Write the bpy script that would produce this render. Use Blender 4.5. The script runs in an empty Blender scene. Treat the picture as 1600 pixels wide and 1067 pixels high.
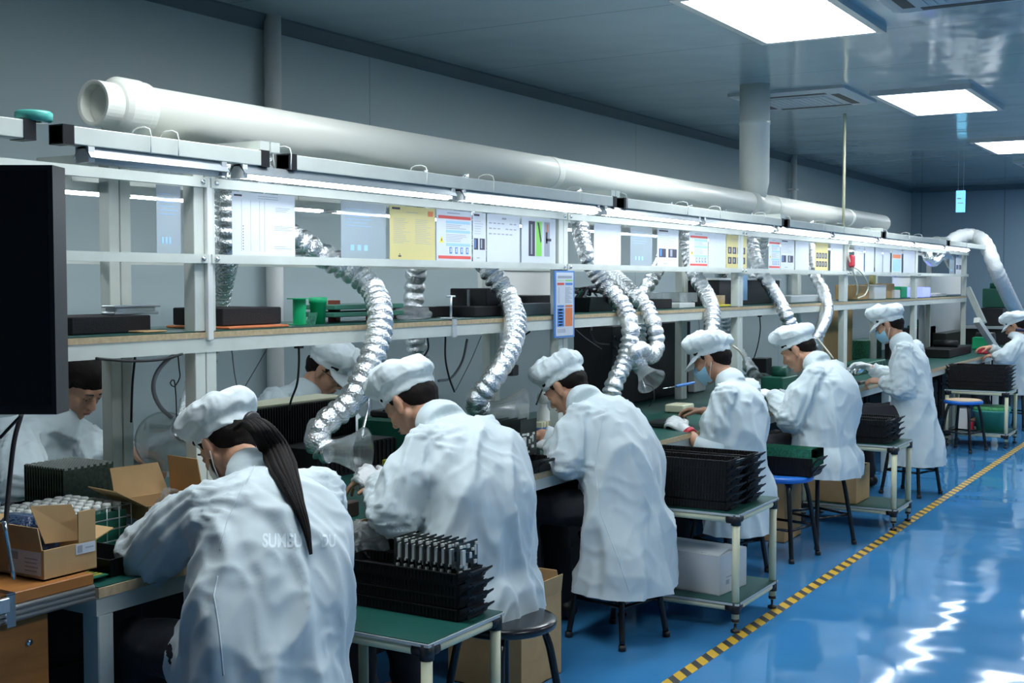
import bpy, bmesh, math, random
from mathutils import Vector, Matrix, noise, Quaternion
from math import sin, cos, pi, radians

# ---------------------------------------------------------------- camera, world, exposure
SC = bpy.context.scene
EYE = 1.5
YAW = radians(31.07)
FPX = 1950.0
PITCH = math.atan(93 / FPX)
cam_data = bpy.data.cameras.new('camera')
cam_data.sensor_width = 36
cam_data.lens = 36 * FPX / 1600
cam_data.clip_start = 0.05
CAM = bpy.data.objects.new('camera', cam_data)
SC.collection.objects.link(CAM)
CAM.location = (0, 0, EYE)
CAM.rotation_euler = (pi / 2 - PITCH, 0, YAW)
SC.camera = CAM
SC.view_settings.view_transform = 'Standard'
SC.view_settings.look = 'None'
SC.view_settings.gamma = 1
SC.view_settings.use_curve_mapping = False
SC.view_settings.exposure = 0.27
W = bpy.data.worlds.new('room_air')
SC.world = W
W.use_nodes = True
W.node_tree.nodes['Background'].inputs[0].default_value = (0.55, 0.70, 0.85, 1)
W.node_tree.nodes['Background'].inputs[1].default_value = 0.05
PANEL_POWER = 15.0        # ceiling light panels
TUBE_POWER = 14.0         # bench tubes
cam_data.dof.use_dof = False

CF = Vector((-sin(YAW) * cos(PITCH), cos(YAW) * cos(PITCH), -sin(PITCH)))
CR = Vector((cos(YAW), sin(YAW), 0))
CU = CR.cross(CF)


def at(u, v, D):
    """the point seen at (u, v) of the photograph on the plane x = -D"""
    d = CF * FPX + CR * (u - 800) + CU * (533.5 - v)
    t = -D / d.x
    return Vector((0, 0, EYE)) + d * t


def atz(u, v, z):
    d = CF * FPX + CR * (u - 800) + CU * (533.5 - v)
    t = (z - EYE) / d.z
    return Vector((0, 0, EYE)) + d * t


# ---------------------------------------------------------------- materials
MATS = {}


def ridged(m, scale, dist, detail=3, stretch=(1, 1, 1)):
    """adds cloth creases to a material's bump"""
    nt = m.node_tree
    b = nt.nodes['Principled BSDF']
    tc = nt.nodes.new('ShaderNodeTexCoord')
    mp = nt.nodes.new('ShaderNodeMapping')
    mp.inputs['Scale'].default_value = stretch
    n = nt.nodes.new('ShaderNodeTexNoise')
    n.noise_type = 'RIDGED_MULTIFRACTAL'
    n.inputs['Scale'].default_value = scale
    n.inputs['Detail'].default_value = detail
    n.inputs['Distortion'].default_value = .8
    bp = nt.nodes.new('ShaderNodeBump')
    bp.inputs['Distance'].default_value = dist
    nt.links.new(tc.outputs['Object'], mp.inputs[0])
    nt.links.new(mp.outputs[0], n.inputs[0])
    nt.links.new(n.outputs[0], bp.inputs['Height'])
    nt.links.new(bp.outputs[0], b.inputs['Normal'])
    return m


def mat(name, col, rough=0.5, metal=0.0, bump=0.0, bscale=40, var=0.0, vscale=6, emit=0.0, alpha=1.0, trans=0.0,
        stretch=(1, 1, 1), spec=0.5, detail=3, sheen=0.0):
    if name in MATS:
        return MATS[name]
    m = bpy.data.materials.new(name)
    m.use_nodes = True
    nt = m.node_tree
    b = nt.nodes['Principled BSDF']
    c4 = (*col, 1)
    b.inputs['Base Color'].default_value = c4
    b.inputs['Roughness'].default_value = rough
    b.inputs['Metallic'].default_value = metal
    b.inputs['Specular IOR Level'].default_value = spec
    b.inputs['Alpha'].default_value = alpha
    b.inputs['Transmission Weight'].default_value = trans
    b.inputs['Sheen Weight'].default_value = sheen
    if emit:
        b.inputs['Emission Color'].default_value = c4
        b.inputs['Emission Strength'].default_value = emit
    tc = nt.nodes.new('ShaderNodeTexCoord')
    mp = nt.nodes.new('ShaderNodeMapping')
    mp.inputs['Scale'].default_value = stretch
    nt.links.new(tc.outputs['Object'], mp.inputs[0])
    if var:
        n = nt.nodes.new('ShaderNodeTexNoise')
        n.inputs['Scale'].default_value = vscale
        n.inputs['Detail'].default_value = detail
        nt.links.new(mp.outputs[0], n.inputs[0])
        r = nt.nodes.new('ShaderNodeMapRange')
        r.inputs[1].default_value = 0.3
        r.inputs[2].default_value = 0.7
        r.inputs[3].default_value = 1 - var
        r.inputs[4].default_value = 1 + var
        nt.links.new(n.outputs[0], r.inputs[0])
        h = nt.nodes.new('ShaderNodeVectorMath')
        h.operation = 'SCALE'
        h.inputs[0].default_value = col
        nt.links.new(r.outputs[0], h.inputs['Scale'])
        nt.links.new(h.outputs[0], b.inputs['Base Color'])
    if bump:
        n = nt.nodes.new('ShaderNodeTexNoise')
        n.inputs['Scale'].default_value = bscale
        n.inputs['Detail'].default_value = detail
        nt.links.new(mp.outputs[0], n.inputs[0])
        bp = nt.nodes.new('ShaderNodeBump')
        bp.inputs['Strength'].default_value = 1
        bp.inputs['Distance'].default_value = bump
        nt.links.new(n.outputs[0], bp.inputs['Height'])
        nt.links.new(bp.outputs[0], b.inputs['Normal'])
    MATS[name] = m
    return m


M_frame = mat('painted_frame', (.66, .70, .64), .45, var=.05, vscale=9)
M_white = mat('white_plastic', (.80, .81, .78), .4)
M_black = mat('black_plastic', (.012, .012, .014), .45)
M_tray = mat('black_conductive_plastic', (.007, .007, .008), .5, bump=.001, bscale=90, spec=.3)
M_foam = mat('black_foam', (.025, .024, .026), .95, bump=.002, bscale=300)
M_pvc = mat('white_pvc', (.80, .81, .73), .33, var=.05, vscale=4, stretch=(1, .3, 1))
M_mat = mat('green_antistatic_mat', (.008, .075, .060), .42, var=.12, vscale=5)
M_board = mat('particle_board', (.52, .40, .24), .7, var=.15, vscale=60)
M_alu = mat('aluminium', (.62, .66, .68), .35, metal=.85)
M_steel = mat('chrome', (.75, .77, .78), .18, metal=1)
M_foil = mat('aluminium_foil', (.86, .88, .89), .2, metal=.95, bump=.006, bscale=110, detail=4)
M_cream = mat('cream_pipe', (.70, .69, .47), .4)
M_coat = mat('white_coat_cloth', (.60, .69, .71), .75, var=.02, vscale=4, sheen=.2)
ridged(M_coat, 4.5, .010, 2, (1, 1, .55))
M_cap = mat('white_cap_cloth', (.68, .76, .77), .8, bump=.004, bscale=22, sheen=.2, detail=2)
M_glove = mat('white_glove_cloth', (.80, .82, .82), .85, bump=.002, bscale=200)
M_skin = mat('skin', (.50, .27, .17), .5, var=.06, vscale=30, bump=.001, bscale=120)
M_lip = mat('lips', (.38, .15, .11), .45)
M_hair = mat('black_hair', (.011, .008, .007), .65, bump=.003, bscale=60, stretch=(6, 6, 1), spec=.15)
M_trouser = mat('dark_trousers', (.015, .016, .022), .8, bump=.004, bscale=20)
M_jeans = mat('blue_jeans', (.03, .10, .28), .85, bump=.002, bscale=200)
M_shoe = mat('black_shoe', (.01, .01, .011), .4)
M_mask = mat('blue_mask_cloth', (.34, .62, .80), .8, bump=.004, bscale=50, stretch=(1, 1, 5))
M_card = mat('brown_cardboard', (.52, .34, .16), .85, var=.06, vscale=14)
M_cardin = mat('cardboard_inside', (.46, .30, .14), .85, var=.05, vscale=14)
M_paper = mat('white_paper', (.66, .71, .77), .6)
M_sheet = mat('yellow_paper', (.66, .58, .26), .6)
M_sleeve = mat('clear_sleeve_paper', (.42, .50, .55), .35, alpha=.72)
M_ink = mat('grey_ink', (.36, .39, .46), .7)
M_red = mat('red_print', (.72, .10, .09), .6)
M_blue = mat('blue_print', (.10, .26, .62), .6)
M_lblue = mat('light_blue_print', (.35, .60, .88), .6)
M_orange = mat('orange_print', (.75, .22, .08), .6)
M_green = mat('green_print', (.25, .70, .12), .6)
M_yellow = mat('yellow_print', (.85, .72, .08), .6)
M_dark = mat('dark_print', (.05, .05, .08), .6)
M_pcb = mat('green_circuit_board', (.02, .16, .09), .35, var=.5, vscale=90)
M_pcbblk = mat('black_circuit_board', (.015, .022, .02), .35)
M_comp = mat('white_component', (.66, .68, .64), .5)
M_gplastic = mat('green_plastic', (.01, .50, .20), .4)
M_dgreen = mat('dark_green_plastic', (.01, .11, .07), .45)
M_tgreen = mat('teal_bin_plastic', (.05, .33, .27), .45)
M_wood = mat('orange_wood_veneer', (.42, .17, .045), .4, var=.18, vscale=5, stretch=(6, 1, 6))
M_woodp = mat('brown_wood_panel', (.22, .085, .025), .5, var=.2, vscale=5, stretch=(6, 6, 1))
M_lwood = mat('pale_wood', (.62, .45, .28), .5, var=.1, vscale=6)
M_bluep = mat('blue_seat_plastic', (.02, .17, .62), .35)
M_blackm = mat('black_enamel', (.012, .012, .013), .22)
M_cloudy = mat('clear_plastic', (.80, .84, .84), .18, trans=.88, alpha=.55)
M_bag = mat('clear_bag_film', (.82, .86, .88), .12, trans=.5, alpha=.45, bump=.02, bscale=35, detail=5)
M_silverbag = mat('silver_bag_film', (.35, .36, .42), .2, metal=.7, alpha=.85, bump=.03, bscale=30, detail=5)
M_bluebag = mat('blue_antistatic_film', (.02, .05, .13), .18, bump=.02, bscale=45, detail=5)
M_tube = mat('lit_tube', (.86, .93, 1.0), .5, emit=TUBE_POWER)
M_panel = mat('lit_panel', (.90, .96, 1.0), .5, emit=PANEL_POWER)
M_redp = mat('red_plastic', (.55, .03, .05), .4)
M_navy = mat('navy_strap', (.01, .015, .06), .7)
M_screen = mat('black_screen', (.004, .004, .006), .25)
M_lgrey = mat('light_grey_enamel', (.50, .54, .55), .4)
M_cable = mat('black_cable', (.012, .012, .013), .5)
M_greycable = mat('grey_cable', (.22, .24, .27), .5)
M_wcable = mat('cream_cable', (.70, .68, .55), .5)
M_hosew = mat('white_duct_film', (.74, .77, .76), .35, bump=.006, bscale=40)
M_led = mat('blue_lit_device', (.25, .30, 1.0), .4, emit=1.2)
M_eye = mat('eye_white', (.7, .7, .68), .3)
M_cream2 = mat('cream_connector', (.72, .70, .50), .5)
M_trim = mat('bluegrey_trim', (.10, .14, .165), .5)


# ---------------------------------------------------------------- mesh building
class MB:
    def __init__(self):
        self.v = []
        self.f = []
        self.m = []
        self.s = []
        self.mats = []
        self.cur = 0
        self.X = Matrix.Identity(4)

    def use(self, m):
        if m not in self.mats:
            self.mats.append(m)
        self.cur = self.mats.index(m)
        return self

    def xf(self, M):
        self.X = M
        return self

    def add(self, vs, fs, smooth=False):
        n = len(self.v)
        self.v += [self.X @ Vector(p) for p in vs]
        for f in fs:
            self.f.append([n + i for i in f])
            self.m.append(self.cur)
            self.s.append(smooth)
        return self

    def box(self, a, b):
        (x0, y0, z0), (x1, y1, z1) = a, b
        x0, x1 = min(x0, x1), max(x0, x1)
        y0, y1 = min(y0, y1), max(y0, y1)
        z0, z1 = min(z0, z1), max(z0, z1)
        vs = [(x0, y0, z0), (x1, y0, z0), (x1, y1, z0), (x0, y1, z0), (x0, y0, z1), (x1, y0, z1), (x1, y1, z1), (x0, y1, z1)]
        fs = [(3, 2, 1, 0), (4, 5, 6, 7), (0, 1, 5, 4), (1, 2, 6, 5), (2, 3, 7, 6), (3, 0, 4, 7)]
        return self.add(vs, fs)

    def cbox(self, c, s):
        return self.box([c[i] - s[i] / 2 for i in range(3)], [c[i] + s[i] / 2 for i in range(3)])

    def rbox(self, a, b, r=.004):
        """box with chamfered vertical and horizontal edges"""
        (x0, y0, z0), (x1, y1, z1) = a, b
        x0, x1 = min(x0, x1), max(x0, x1)
        y0, y1 = min(y0, y1), max(y0, y1)
        z0, z1 = min(z0, z1), max(z0, z1)

        def ring(z, i):
            return [(x0 + i + r, y0 + i, z), (x1 - i - r, y0 + i, z), (x1 - i, y0 + i + r, z), (x1 - i, y1 - i - r, z),
                    (x1 - i - r, y1 - i, z), (x0 + i + r, y1 - i, z), (x0 + i, y1 - i - r, z), (x0 + i, y0 + i + r, z)]
        return self.loft([ring(z0, r), ring(z0 + r, 0), ring(z1 - r, 0), ring(z1, r)], smooth=False)

    def loft(self, rings, smooth=True, caps=True, closed=True):
        n = len(rings[0])
        vs = [p for r in rings for p in r]
        fs = []
        for i in range(len(rings) - 1):
            for j in range(n if closed else n - 1):
                k = (j + 1) % n
                fs.append((i * n + j, i * n + k, (i + 1) * n + k, (i + 1) * n + j))
        if caps:
            fs.append(tuple(range(n))[::-1])
            fs.append(tuple((len(rings) - 1) * n + j for j in range(n)))
        return self.add(vs, fs, smooth)

    def cyl(self, a, b, r0, r1=None, n=16, caps=True, smooth=True):
        r1 = r0 if r1 is None else r1
        a, b = Vector(a), Vector(b)
        d = (b - a).normalized()
        x = d.orthogonal().normalized()
        y = d.cross(x)
        R = [[p + (x * cos(2 * pi * i / n) + y * sin(2 * pi * i / n)) * r for i in range(n)] for p, r in ((a, r0), (b, r1))]
        return self.loft(R, smooth, caps)

    def lathe(self, prof, a=(0, 0, 0), d=(0, 0, 1), n=24, smooth=True, caps=True):
        a, d = Vector(a), Vector(d).normalized()
        x = d.orthogonal().normalized()
        y = d.cross(x)
        R = [[a + d * h + (x * cos(2 * pi * i / n) + y * sin(2 * pi * i / n)) * r for i in range(n)] for r, h in prof]
        return self.loft(R, smooth, caps)

    def capsule(self, a, b, r0, r1=None, n=14):
        r1 = r0 if r1 is None else r1
        a, b = Vector(a), Vector(b)
        L = (b - a).length
        if L < 1e-6:
            b = a + Vector((0, 0, 1e-3))
            L = 1e-3
        prof = []
        for k in range(5):
            t = -pi / 2 + (k + .3) / 5 * pi / 2
            prof.append((r0 * cos(t), r0 * sin(t)))
        prof.append((r0, 0))
        prof.append((r1, L))
        for k in range(1, 6):
            t = (k - .3) / 5 * pi / 2
            prof.append((r1 * cos(t), L + r1 * sin(t)))
        return self.lathe(prof, a, b - a, n)

    def ell(self, c, r, ax=None, n=18):
        """ellipsoid; ax = (X, Y, Z) unit vectors"""
        c = Vector(c)
        X, Y, Z = ax or (Vector((1, 0, 0)), Vector((0, 1, 0)), Vector((0, 0, 1)))
        R = []
        m = 10
        for k in range(m):
            t = -pi / 2 + (k + .5) / m * pi
            R.append([c + X * r[0] * cos(t) * cos(2 * pi * i / n) + Y * r[1] * cos(t) * sin(2 * pi * i / n) + Z * r[2] * sin(t) for i in range(n)])
        return self.loft(R)

    def tube(self, pts, r, n=8, caps=True, rf=None, step=None):
        P = smooth_path(pts, step or .02)
        fr = frames(P)
        R = []
        for i, (p, (x, y)) in enumerate(zip(P, fr)):
            rr = rf(i, i / max(1, len(P) - 1)) if rf else r
            R.append([p + (x * cos(2 * pi * j / n) + y * sin(2 * pi * j / n)) * rr for j in range(n)])
        return self.loft(R, True, caps)

    def build(self, name, m=None, parent=None, loc=None):
        """link as ONE object; vertices are given in world space, the origin goes to loc (or the parent's place)"""
        me = bpy.data.meshes.new(name)
        o = bpy.data.objects.new(name, me)
        if parent is not None:
            base = Matrix.Translation(world_loc(parent))
        elif loc is not None:
            base = Matrix.Translation(Vector(loc))
        else:
            zs = min(p.z for p in self.v)
            cx = sum(p.x for p in self.v) / len(self.v)
            cy = sum(p.y for p in self.v) / len(self.v)
            base = Matrix.Translation((cx, cy, zs))
        inv = base.inverted()
        me.from_pydata([inv @ p for p in self.v], [], self.f)
        mats = self.mats or [m]
        for q in mats:
            me.materials.append(q)
        if self.mats:
            me.polygons.foreach_set('material_index', self.m)
        me.polygons.foreach_set('use_smooth', self.s)
        me.update()
        bm = bmesh.new()
        bm.from_mesh(me)
        bmesh.ops.recalc_face_normals(bm, faces=bm.faces)
        bm.to_mesh(me)
        bm.free()
        SC.collection.objects.link(o)
        if parent is not None:
            o.parent = parent
        else:
            o.location = base.translation
        return o


def world_loc(o):
    p = Vector(o.location)
    while o.parent is not None:
        o = o.parent
        p = p + Vector(o.location)
    return p


def smooth_path(pts, step):
    pts = [Vector(p) for p in pts]
    if len(pts) == 2:
        n = max(1, int((pts[1] - pts[0]).length / step))
        return [pts[0].lerp(pts[1], i / n) for i in range(n + 1)]
    out = []
    P = [pts[0] * 2 - pts[1]] + pts + [pts[-1] * 2 - pts[-2]]
    for i in range(1, len(P) - 2):
        a, b, c, d = P[i - 1], P[i], P[i + 1], P[i + 2]
        n = max(2, int((c - b).length / step))
        for k in range(n):
            t = k / n
            out.append(.5 * ((2 * b) + (c - a) * t + (2 * a - 5 * b + 4 * c - d) * t * t + (3 * b - a - 3 * c + d) * t ** 3))
    out.append(pts[-1])
    return out


def frames(P):
    T = []
    for i in range(len(P)):
        a, b = P[max(0, i - 1)], P[min(len(P) - 1, i + 1)]
        d = b - a
        T.append(d.normalized() if d.length > 1e-9 else Vector((0, 0, 1)))
    x = T[0].orthogonal().normalized()
    out = [(x, T[0].cross(x))]
    for i in range(1, len(P)):
        q = T[i - 1].rotation_difference(T[i])
        x = (q @ x)
        x = (x - T[i] * x.dot(T[i])).normalized()
        out.append((x, T[i].cross(x)))
    return out


def thing(name, label, cat, loc=(0, 0, 0), group=None):
    o = bpy.data.objects.new(name, None)
    o.empty_display_size = .1
    SC.collection.objects.link(o)
    o.location = loc
    return tag(o, label, cat, group)


def tag(o, label, cat, group=None, kind=None):
    o['label'] = label
    o['category'] = cat
    if group:
        o['group'] = group
    if kind:
        o['kind'] = kind
    return o


def struct(o, label=None):
    o['kind'] = 'structure'
    if label:
        o['label'] = label
    return o


def dup(root, off=(0, 0, 0), rz=0, label=None, group=None):
    r = root.copy()
    SC.collection.objects.link(r)
    r.location = Vector(root.location) + Vector(off)
    if rz:
        r.rotation_euler.z += rz
    if label:
        r['label'] = label
    if group:
        r['group'] = group
    for ch in list(root.children):
        c = ch.copy()
        SC.collection.objects.link(c)
        c.parent = r
        for g in list(ch.children):
            d = g.copy()
            SC.collection.objects.link(d)
            d.parent = c
    return r


def rotz(o, a):
    o.rotation_euler.z = a
    return o


R = random.Random(7)
# ---------------------------------------------------------------- the room
CEIL = 2.88
WX = -4.5
YF = 18.9
XR = 4.6
YB = -4.0


def wall_mat(name, col, axis, pitch, rough=.4, groove=.012, spec=.5, seam=.55, bump=0):
    m = bpy.data.materials.new(name)
    m.use_nodes = True
    nt = m.node_tree
    b = nt.nodes['Principled BSDF']
    b.inputs['Roughness'].default_value = rough
    b.inputs['Specular IOR Level'].default_value = spec
    tc = nt.nodes.new('ShaderNodeTexCoord')
    sp = nt.nodes.new('ShaderNodeSeparateXYZ')
    nt.links.new(tc.outputs['Object'], sp.inputs[0])
    d = nt.nodes.new('ShaderNodeMath')
    d.operation = 'PINGPONG'
    d.inputs[1].default_value = pitch / 2
    nt.links.new(sp.outputs[axis], d.inputs[0])
    lt = nt.nodes.new('ShaderNodeMath')
    lt.operation = 'LESS_THAN'
    lt.inputs[1].default_value = groove / 2
    nt.links.new(d.outputs[0], lt.inputs[0])
    mx = nt.nodes.new('ShaderNodeMix')
    mx.data_type = 'RGBA'
    mx.inputs[6].default_value = (*col, 1)
    mx.inputs[7].default_value = (*[c * seam for c in col], 1)
    nt.links.new(lt.outputs[0], mx.inputs[0])
    nt.links.new(mx.outputs[2], b.inputs['Base Color'])
    if bump:
        n = nt.nodes.new('ShaderNodeTexNoise')
        n.inputs['Scale'].default_value = 1.3
        n.inputs['Detail'].default_value = 2
        bp = nt.nodes.new('ShaderNodeBump')
        bp.inputs['Distance'].default_value = bump
        nt.links.new(tc.outputs['Object'], n.inputs[0])
        nt.links.new(n.outputs[0], bp.inputs['Height'])
        nt.links.new(bp.outputs[0], b.inputs['Normal'])
    return m


M_wall = wall_mat('bluegrey_wall_panel', (.42, .51, .52), 1, 3.6, .36, seam=.7, groove=.010)
M_far = wall_mat('bluegrey_far_wall_panel', (.24, .35, .43), 0, 1.15, .45)
M_ceil = wall_mat('glossy_grey_ceiling_panel', (.40, .50, .52), 1, 1.16, .1, groove=.01, spec=.9, seam=.6, bump=.012)
M_floor = mat('blue_epoxy_floor', (.05, .24, .50), .07, var=.10, vscale=1.3, bump=.010, bscale=1.6, spec=.75, detail=2)

struct(MB().box((WX - .1, YB, -.1), (XR, YF, 0)).build('floor', M_floor, loc=(0, 0, 0)), 'glossy blue epoxy floor of the workshop')
struct(MB().box((WX - .1, YB, CEIL), (XR, YF, CEIL + .1)).build('ceiling', M_ceil, loc=(0, 0, CEIL)))
struct(MB().box((WX - .1, YB, 0), (WX, YF, CEIL)).build('wall_left', M_wall, loc=(WX, 5.86, 0)))
struct(MB().box((WX - .1, YF, 0), (XR, YF + .1, CEIL)).build('wall_far', M_far, loc=(.25, YF, 0)))
struct(MB().box((XR, YB, 0), (XR + .1, YF, CEIL)).build('wall_right', M_wall, loc=(XR, 0, 0)))
struct(MB().box((WX - .1, YB - .1, 0), (XR, YB, CEIL)).build('wall_near', M_far, loc=(0, YB, 0)))
t = MB().use(M_trim)
t.loft([[(WX, y, CEIL - .07), (WX + .012, y, CEIL - .07), (WX + .06, y, CEIL - .012), (WX + .06, y, CEIL), (WX, y, CEIL)] for y in (YB, YF)], smooth=False)
struct(t.build('trim_1', loc=(WX, 0, CEIL)))
t = MB().use(M_trim)
t.loft([[(x, YF, CEIL - .07), (x, YF - .012, CEIL - .07), (x, YF - .06, CEIL - .012), (x, YF - .06, CEIL), (x, YF, CEIL)] for x in (WX + .06, XR)], smooth=False)
struct(t.build('trim_2', loc=(0, YF, CEIL)))
struct(MB().use(M_trim).box((WX, YB, 0), (WX + .012, YF, .08)).build('baseboard_left', loc=(WX, 0, 0)))
struct(MB().use(M_trim).box((WX + .012, YF - .012, 0), (XR, YF, .08)).build('baseboard_far', loc=(0, YF, 0)))

# wall column and conduit
c0 = at(428, 300, 4.44)
o = MB().use(M_white)
o.cyl((-4.44, c0.y, .0), (-4.44, c0.y, CEIL), .045, n=24)
tag(o.build('drain_pipe', loc=(-4.44, c0.y, 0)), 'thick white pipe running up the left wall behind the near benches', 'pipe')
c1 = at(1240, 300, 4.44)
o = MB().use(M_white)
o.cyl((-4.44, c1.y, .9), (-4.44, c1.y, CEIL), .035, n=16)
for z in (1.6, 2.5):
    o.box((-4.5, c1.y - .05, z), (-4.40, c1.y + .05, z + .02))
tag(o.build('conduit', loc=(-4.44, c1.y, .9)), 'thin white conduit on the left wall beyond the vertical exhaust duct', 'conduit')

# hazard tape
tape = bpy.data.materials.new('yellow_black_tape')
tape.use_nodes = True
nt = tape.node_tree
b = nt.nodes['Principled BSDF']
b.inputs['Roughness'].default_value = .4
tc = nt.nodes.new('ShaderNodeTexCoord')
sp = nt.nodes.new('ShaderNodeSeparateXYZ')
nt.links.new(tc.outputs['Object'], sp.inputs[0])
ad = nt.nodes.new('ShaderNodeMath')
ad.operation = 'ADD'
nt.links.new(sp.outputs[0], ad.inputs[0])
nt.links.new(sp.outputs[1], ad.inputs[1])
pp = nt.nodes.new('ShaderNodeMath')
pp.operation = 'PINGPONG'
pp.inputs[1].default_value = .055
nt.links.new(ad.outputs[0], pp.inputs[0])
gt = nt.nodes.new('ShaderNodeMath')
gt.operation = 'GREATER_THAN'
gt.inputs[1].default_value = .024
nt.links.new(pp.outputs[0], gt.inputs[0])
mx = nt.nodes.new('ShaderNodeMix')
mx.data_type = 'RGBA'
mx.inputs[6].default_value = (.05, .05, .05, 1)
mx.inputs[7].default_value = (.72, .44, .03, 1)
nt.links.new(gt.outputs[0], mx.inputs[0])
nt.links.new(mx.outputs[2], b.inputs['Base Color'])
o = MB().use(tape).box((-1.90, YB + .5, .0), (-1.845, YF - .3, .0012))
tag(o.build('floor_tape', loc=(-1.87, 0, 0)), 'yellow and black striped marking tape along the blue floor', 'tape')


# ceiling light panels
def light_panel(x0, y0, label, w=.61, l=1.22):
    t = thing('ceiling_light', label, 'ceiling light', (x0 + w / 2, y0 + l / 2, CEIL - .02), 'ceiling light panels')
    f = MB().use(M_alu)
    a, b_ = .045, .035
    f.box((x0 - a, y0 - a, CEIL - b_), (x0 + w + a, y0, CEIL))
    f.box((x0 - a, y0 + l, CEIL - b_), (x0 + w + a, y0 + l + a, CEIL))
    f.box((x0 - a, y0, CEIL - b_), (x0, y0 + l, CEIL))
    f.box((x0 + w, y0, CEIL - b_), (x0 + w + a, y0 + l, CEIL))
    f.build('frame', parent=t)
    MB().use(M_panel).box((x0, y0, CEIL - .02), (x0 + w, y0 + l, CEIL - .012)).build('diffuser', parent=t)


names = ['largest of the bright rectangular ceiling lights, cut by the top edge', 'second bright rectangular ceiling light, beside the nearest air conditioner cassette',
         'third bright rectangular ceiling light, cut by the right edge of the photo']
for k in range(3):
    light_panel(-2.44, 5.62 + 3.57 * k, names[k])
for x in (-2.44, .5):  # unseen panels, added to light the room
    for k in range(-1, 4):
        if x == -2.44 and 0 <= k <= 2:
            continue
        light_panel(x, 5.62 + 3.57 * k, 'rectangular ceiling light added out of view for lighting')


# ceiling cassettes
def cassette(x0, y0, label, s=.86):
    t = thing('ceiling_air_conditioner', label, 'air conditioner', (x0 + s / 2, y0 + s / 2, CEIL), 'ceiling air conditioner cassettes')
    z = CEIL - .035
    m = MB().use(M_lgrey)
    m.loft([[(x0, y0, CEIL), (x0 + s, y0, CEIL), (x0 + s, y0 + s, CEIL), (x0, y0 + s, CEIL)],
            [(x0, y0, z + .015), (x0 + s, y0, z + .015), (x0 + s, y0 + s, z + .015), (x0, y0 + s, z + .015)],
            [(x0 + .05, y0 + .05, z), (x0 + s - .05, y0 + .05, z), (x0 + s - .05, y0 + s - .05, z), (x0 + .05, y0 + s - .05, z)]], smooth=False)
    m.build('panel', parent=t)
    g = MB().use(M_lgrey).box((x0 + .2, y0 + .2, z - .006), (x0 + s - .2, y0 + s - .2, z))
    for k in range(11):
        xx = x0 + .21 + k * (s - .42) / 10
        g.box((xx - .004, y0 + .2, z - .009), (xx + .004, y0 + s - .2, z - .005))
    g.build('intake_grille', parent=t)
    for (a, b2) in (((x0 + .16, y0 + .08), (x0 + s - .16, y0 + .14)), ((x0 + .16, y0 + s - .14), (x0 + s - .16, y0 + s - .08)),
                    ((x0 + .08, y0 + .16), (x0 + .14, y0 + s - .16)), ((x0 + s - .14, y0 + .16), (x0 + s - .08, y0 + s - .16))):
        MB().use(M_black).box((a[0], a[1], z - .002), (b2[0], b2[1], z + .001)).build('air_slot', parent=t)


cassette(-3.42, 8.75, 'square white air conditioner cassette beside the white vertical duct')
cassette(-1.64, 5.62, 'air conditioner cassette cut by the top right corner of the photo')
cassette(-2.5, 15.2, 'distant air conditioner cassette near the far wall', .86)

# hanging exit sign
p = at(1501, 314, 3.04)
t = thing('hanging_sign', 'small pale blue sign hanging from the ceiling before the far wall', 'sign', (p.x, p.y, CEIL))
MB().use(mat('blue_sign_face', (.22, .66, .95), .4, emit=.9)).box((p.x - .05, p.y - .012, p.z - .13), (p.x + .05, p.y + .012, p.z + .12)).build('sign_panel', parent=t)
m = MB().use(M_white)
m.box((p.x - .03, p.y - .014, p.z - .03), (p.x + .03, p.y - .0125, p.z - .02))
m.box((p.x - .035, p.y - .014, p.z + .02), (p.x + .01, p.y - .0125, p.z + .035))
m.build('sign_mark', parent=t)
m = MB().use(M_alu)
for dx in (-.03, .03):
    m.cyl((p.x + dx, p.y, p.z + .12), (p.x + dx, p.y, CEIL), .002, n=6)
m.build('hanging_wire', parent=t)

# ---------------------------------------------------------------- exhaust duct
DX, DZ, DR = -3.1, 2.05, .078
y0 = at(150, 175, 3.1).y
y1 = at(1378, 347, 3.1).y
t = thing('exhaust_duct', 'long white plastic exhaust duct lying along the top of the bench racks', 'duct', (DX, y0, DZ))
m = MB().use(M_pvc)
m.cyl((DX, y0 + .1, DZ), (DX, y1, DZ), DR, n=40)
m.lathe([(DR, 0), (DR, .02), (DR * .8, .05), (DR * .3, .055)], (DX, y1, DZ), (0, 1, 0), 40)
m.build('pipe', parent=t)
m = MB().use(M_pvc)
m.lathe([(.058, .10), (.058, -.01), (.066, -.012), (.071, -.012), (.071, .055), (.080, .06), (.092, .075), (.092, .15), (.088, .155), (.088, .18), (DR, .185)], (DX, y0, DZ), (0, 1, 0), 40, smooth=False)
m.lathe([(.001, .025), (.057, .025), (.057, .032), (.001, .032)], (DX, y0, DZ), (0, 1, 0), 40, smooth=False)
m.build('end_coupling', parent=t)
for u in (858, 1180, 1207, 1322):
    yy = at(u, 300, 3.1).y
    MB().use(M_pvc).lathe([(DR, -.03), (DR + .003, -.028), (DR + .003, .028), (DR, .03)], (DX, yy, DZ), (0, 1, 0), 40, smooth=False).build('pipe_joint', parent=t)
vy = at(1178, 320, 3.1).y
m = MB().use(M_pvc)
m.lathe([(.085, .0), (.095, .06), (.105, .10), (.105, .5), (.108, .502), (.108, .53), (.105, .532), (.105, CEIL - DZ - .05)], (DX, vy, DZ + .05), (0, 0, 1), 40)
m.lathe([(DR + .008, -.14), (DR + .008, .14)], (DX, vy, DZ), (0, 1, 0), 40)
m.build('riser', parent=t)
m = MB().use(M_pvc)
yy = at(1326, 300, 2.95).y
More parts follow.
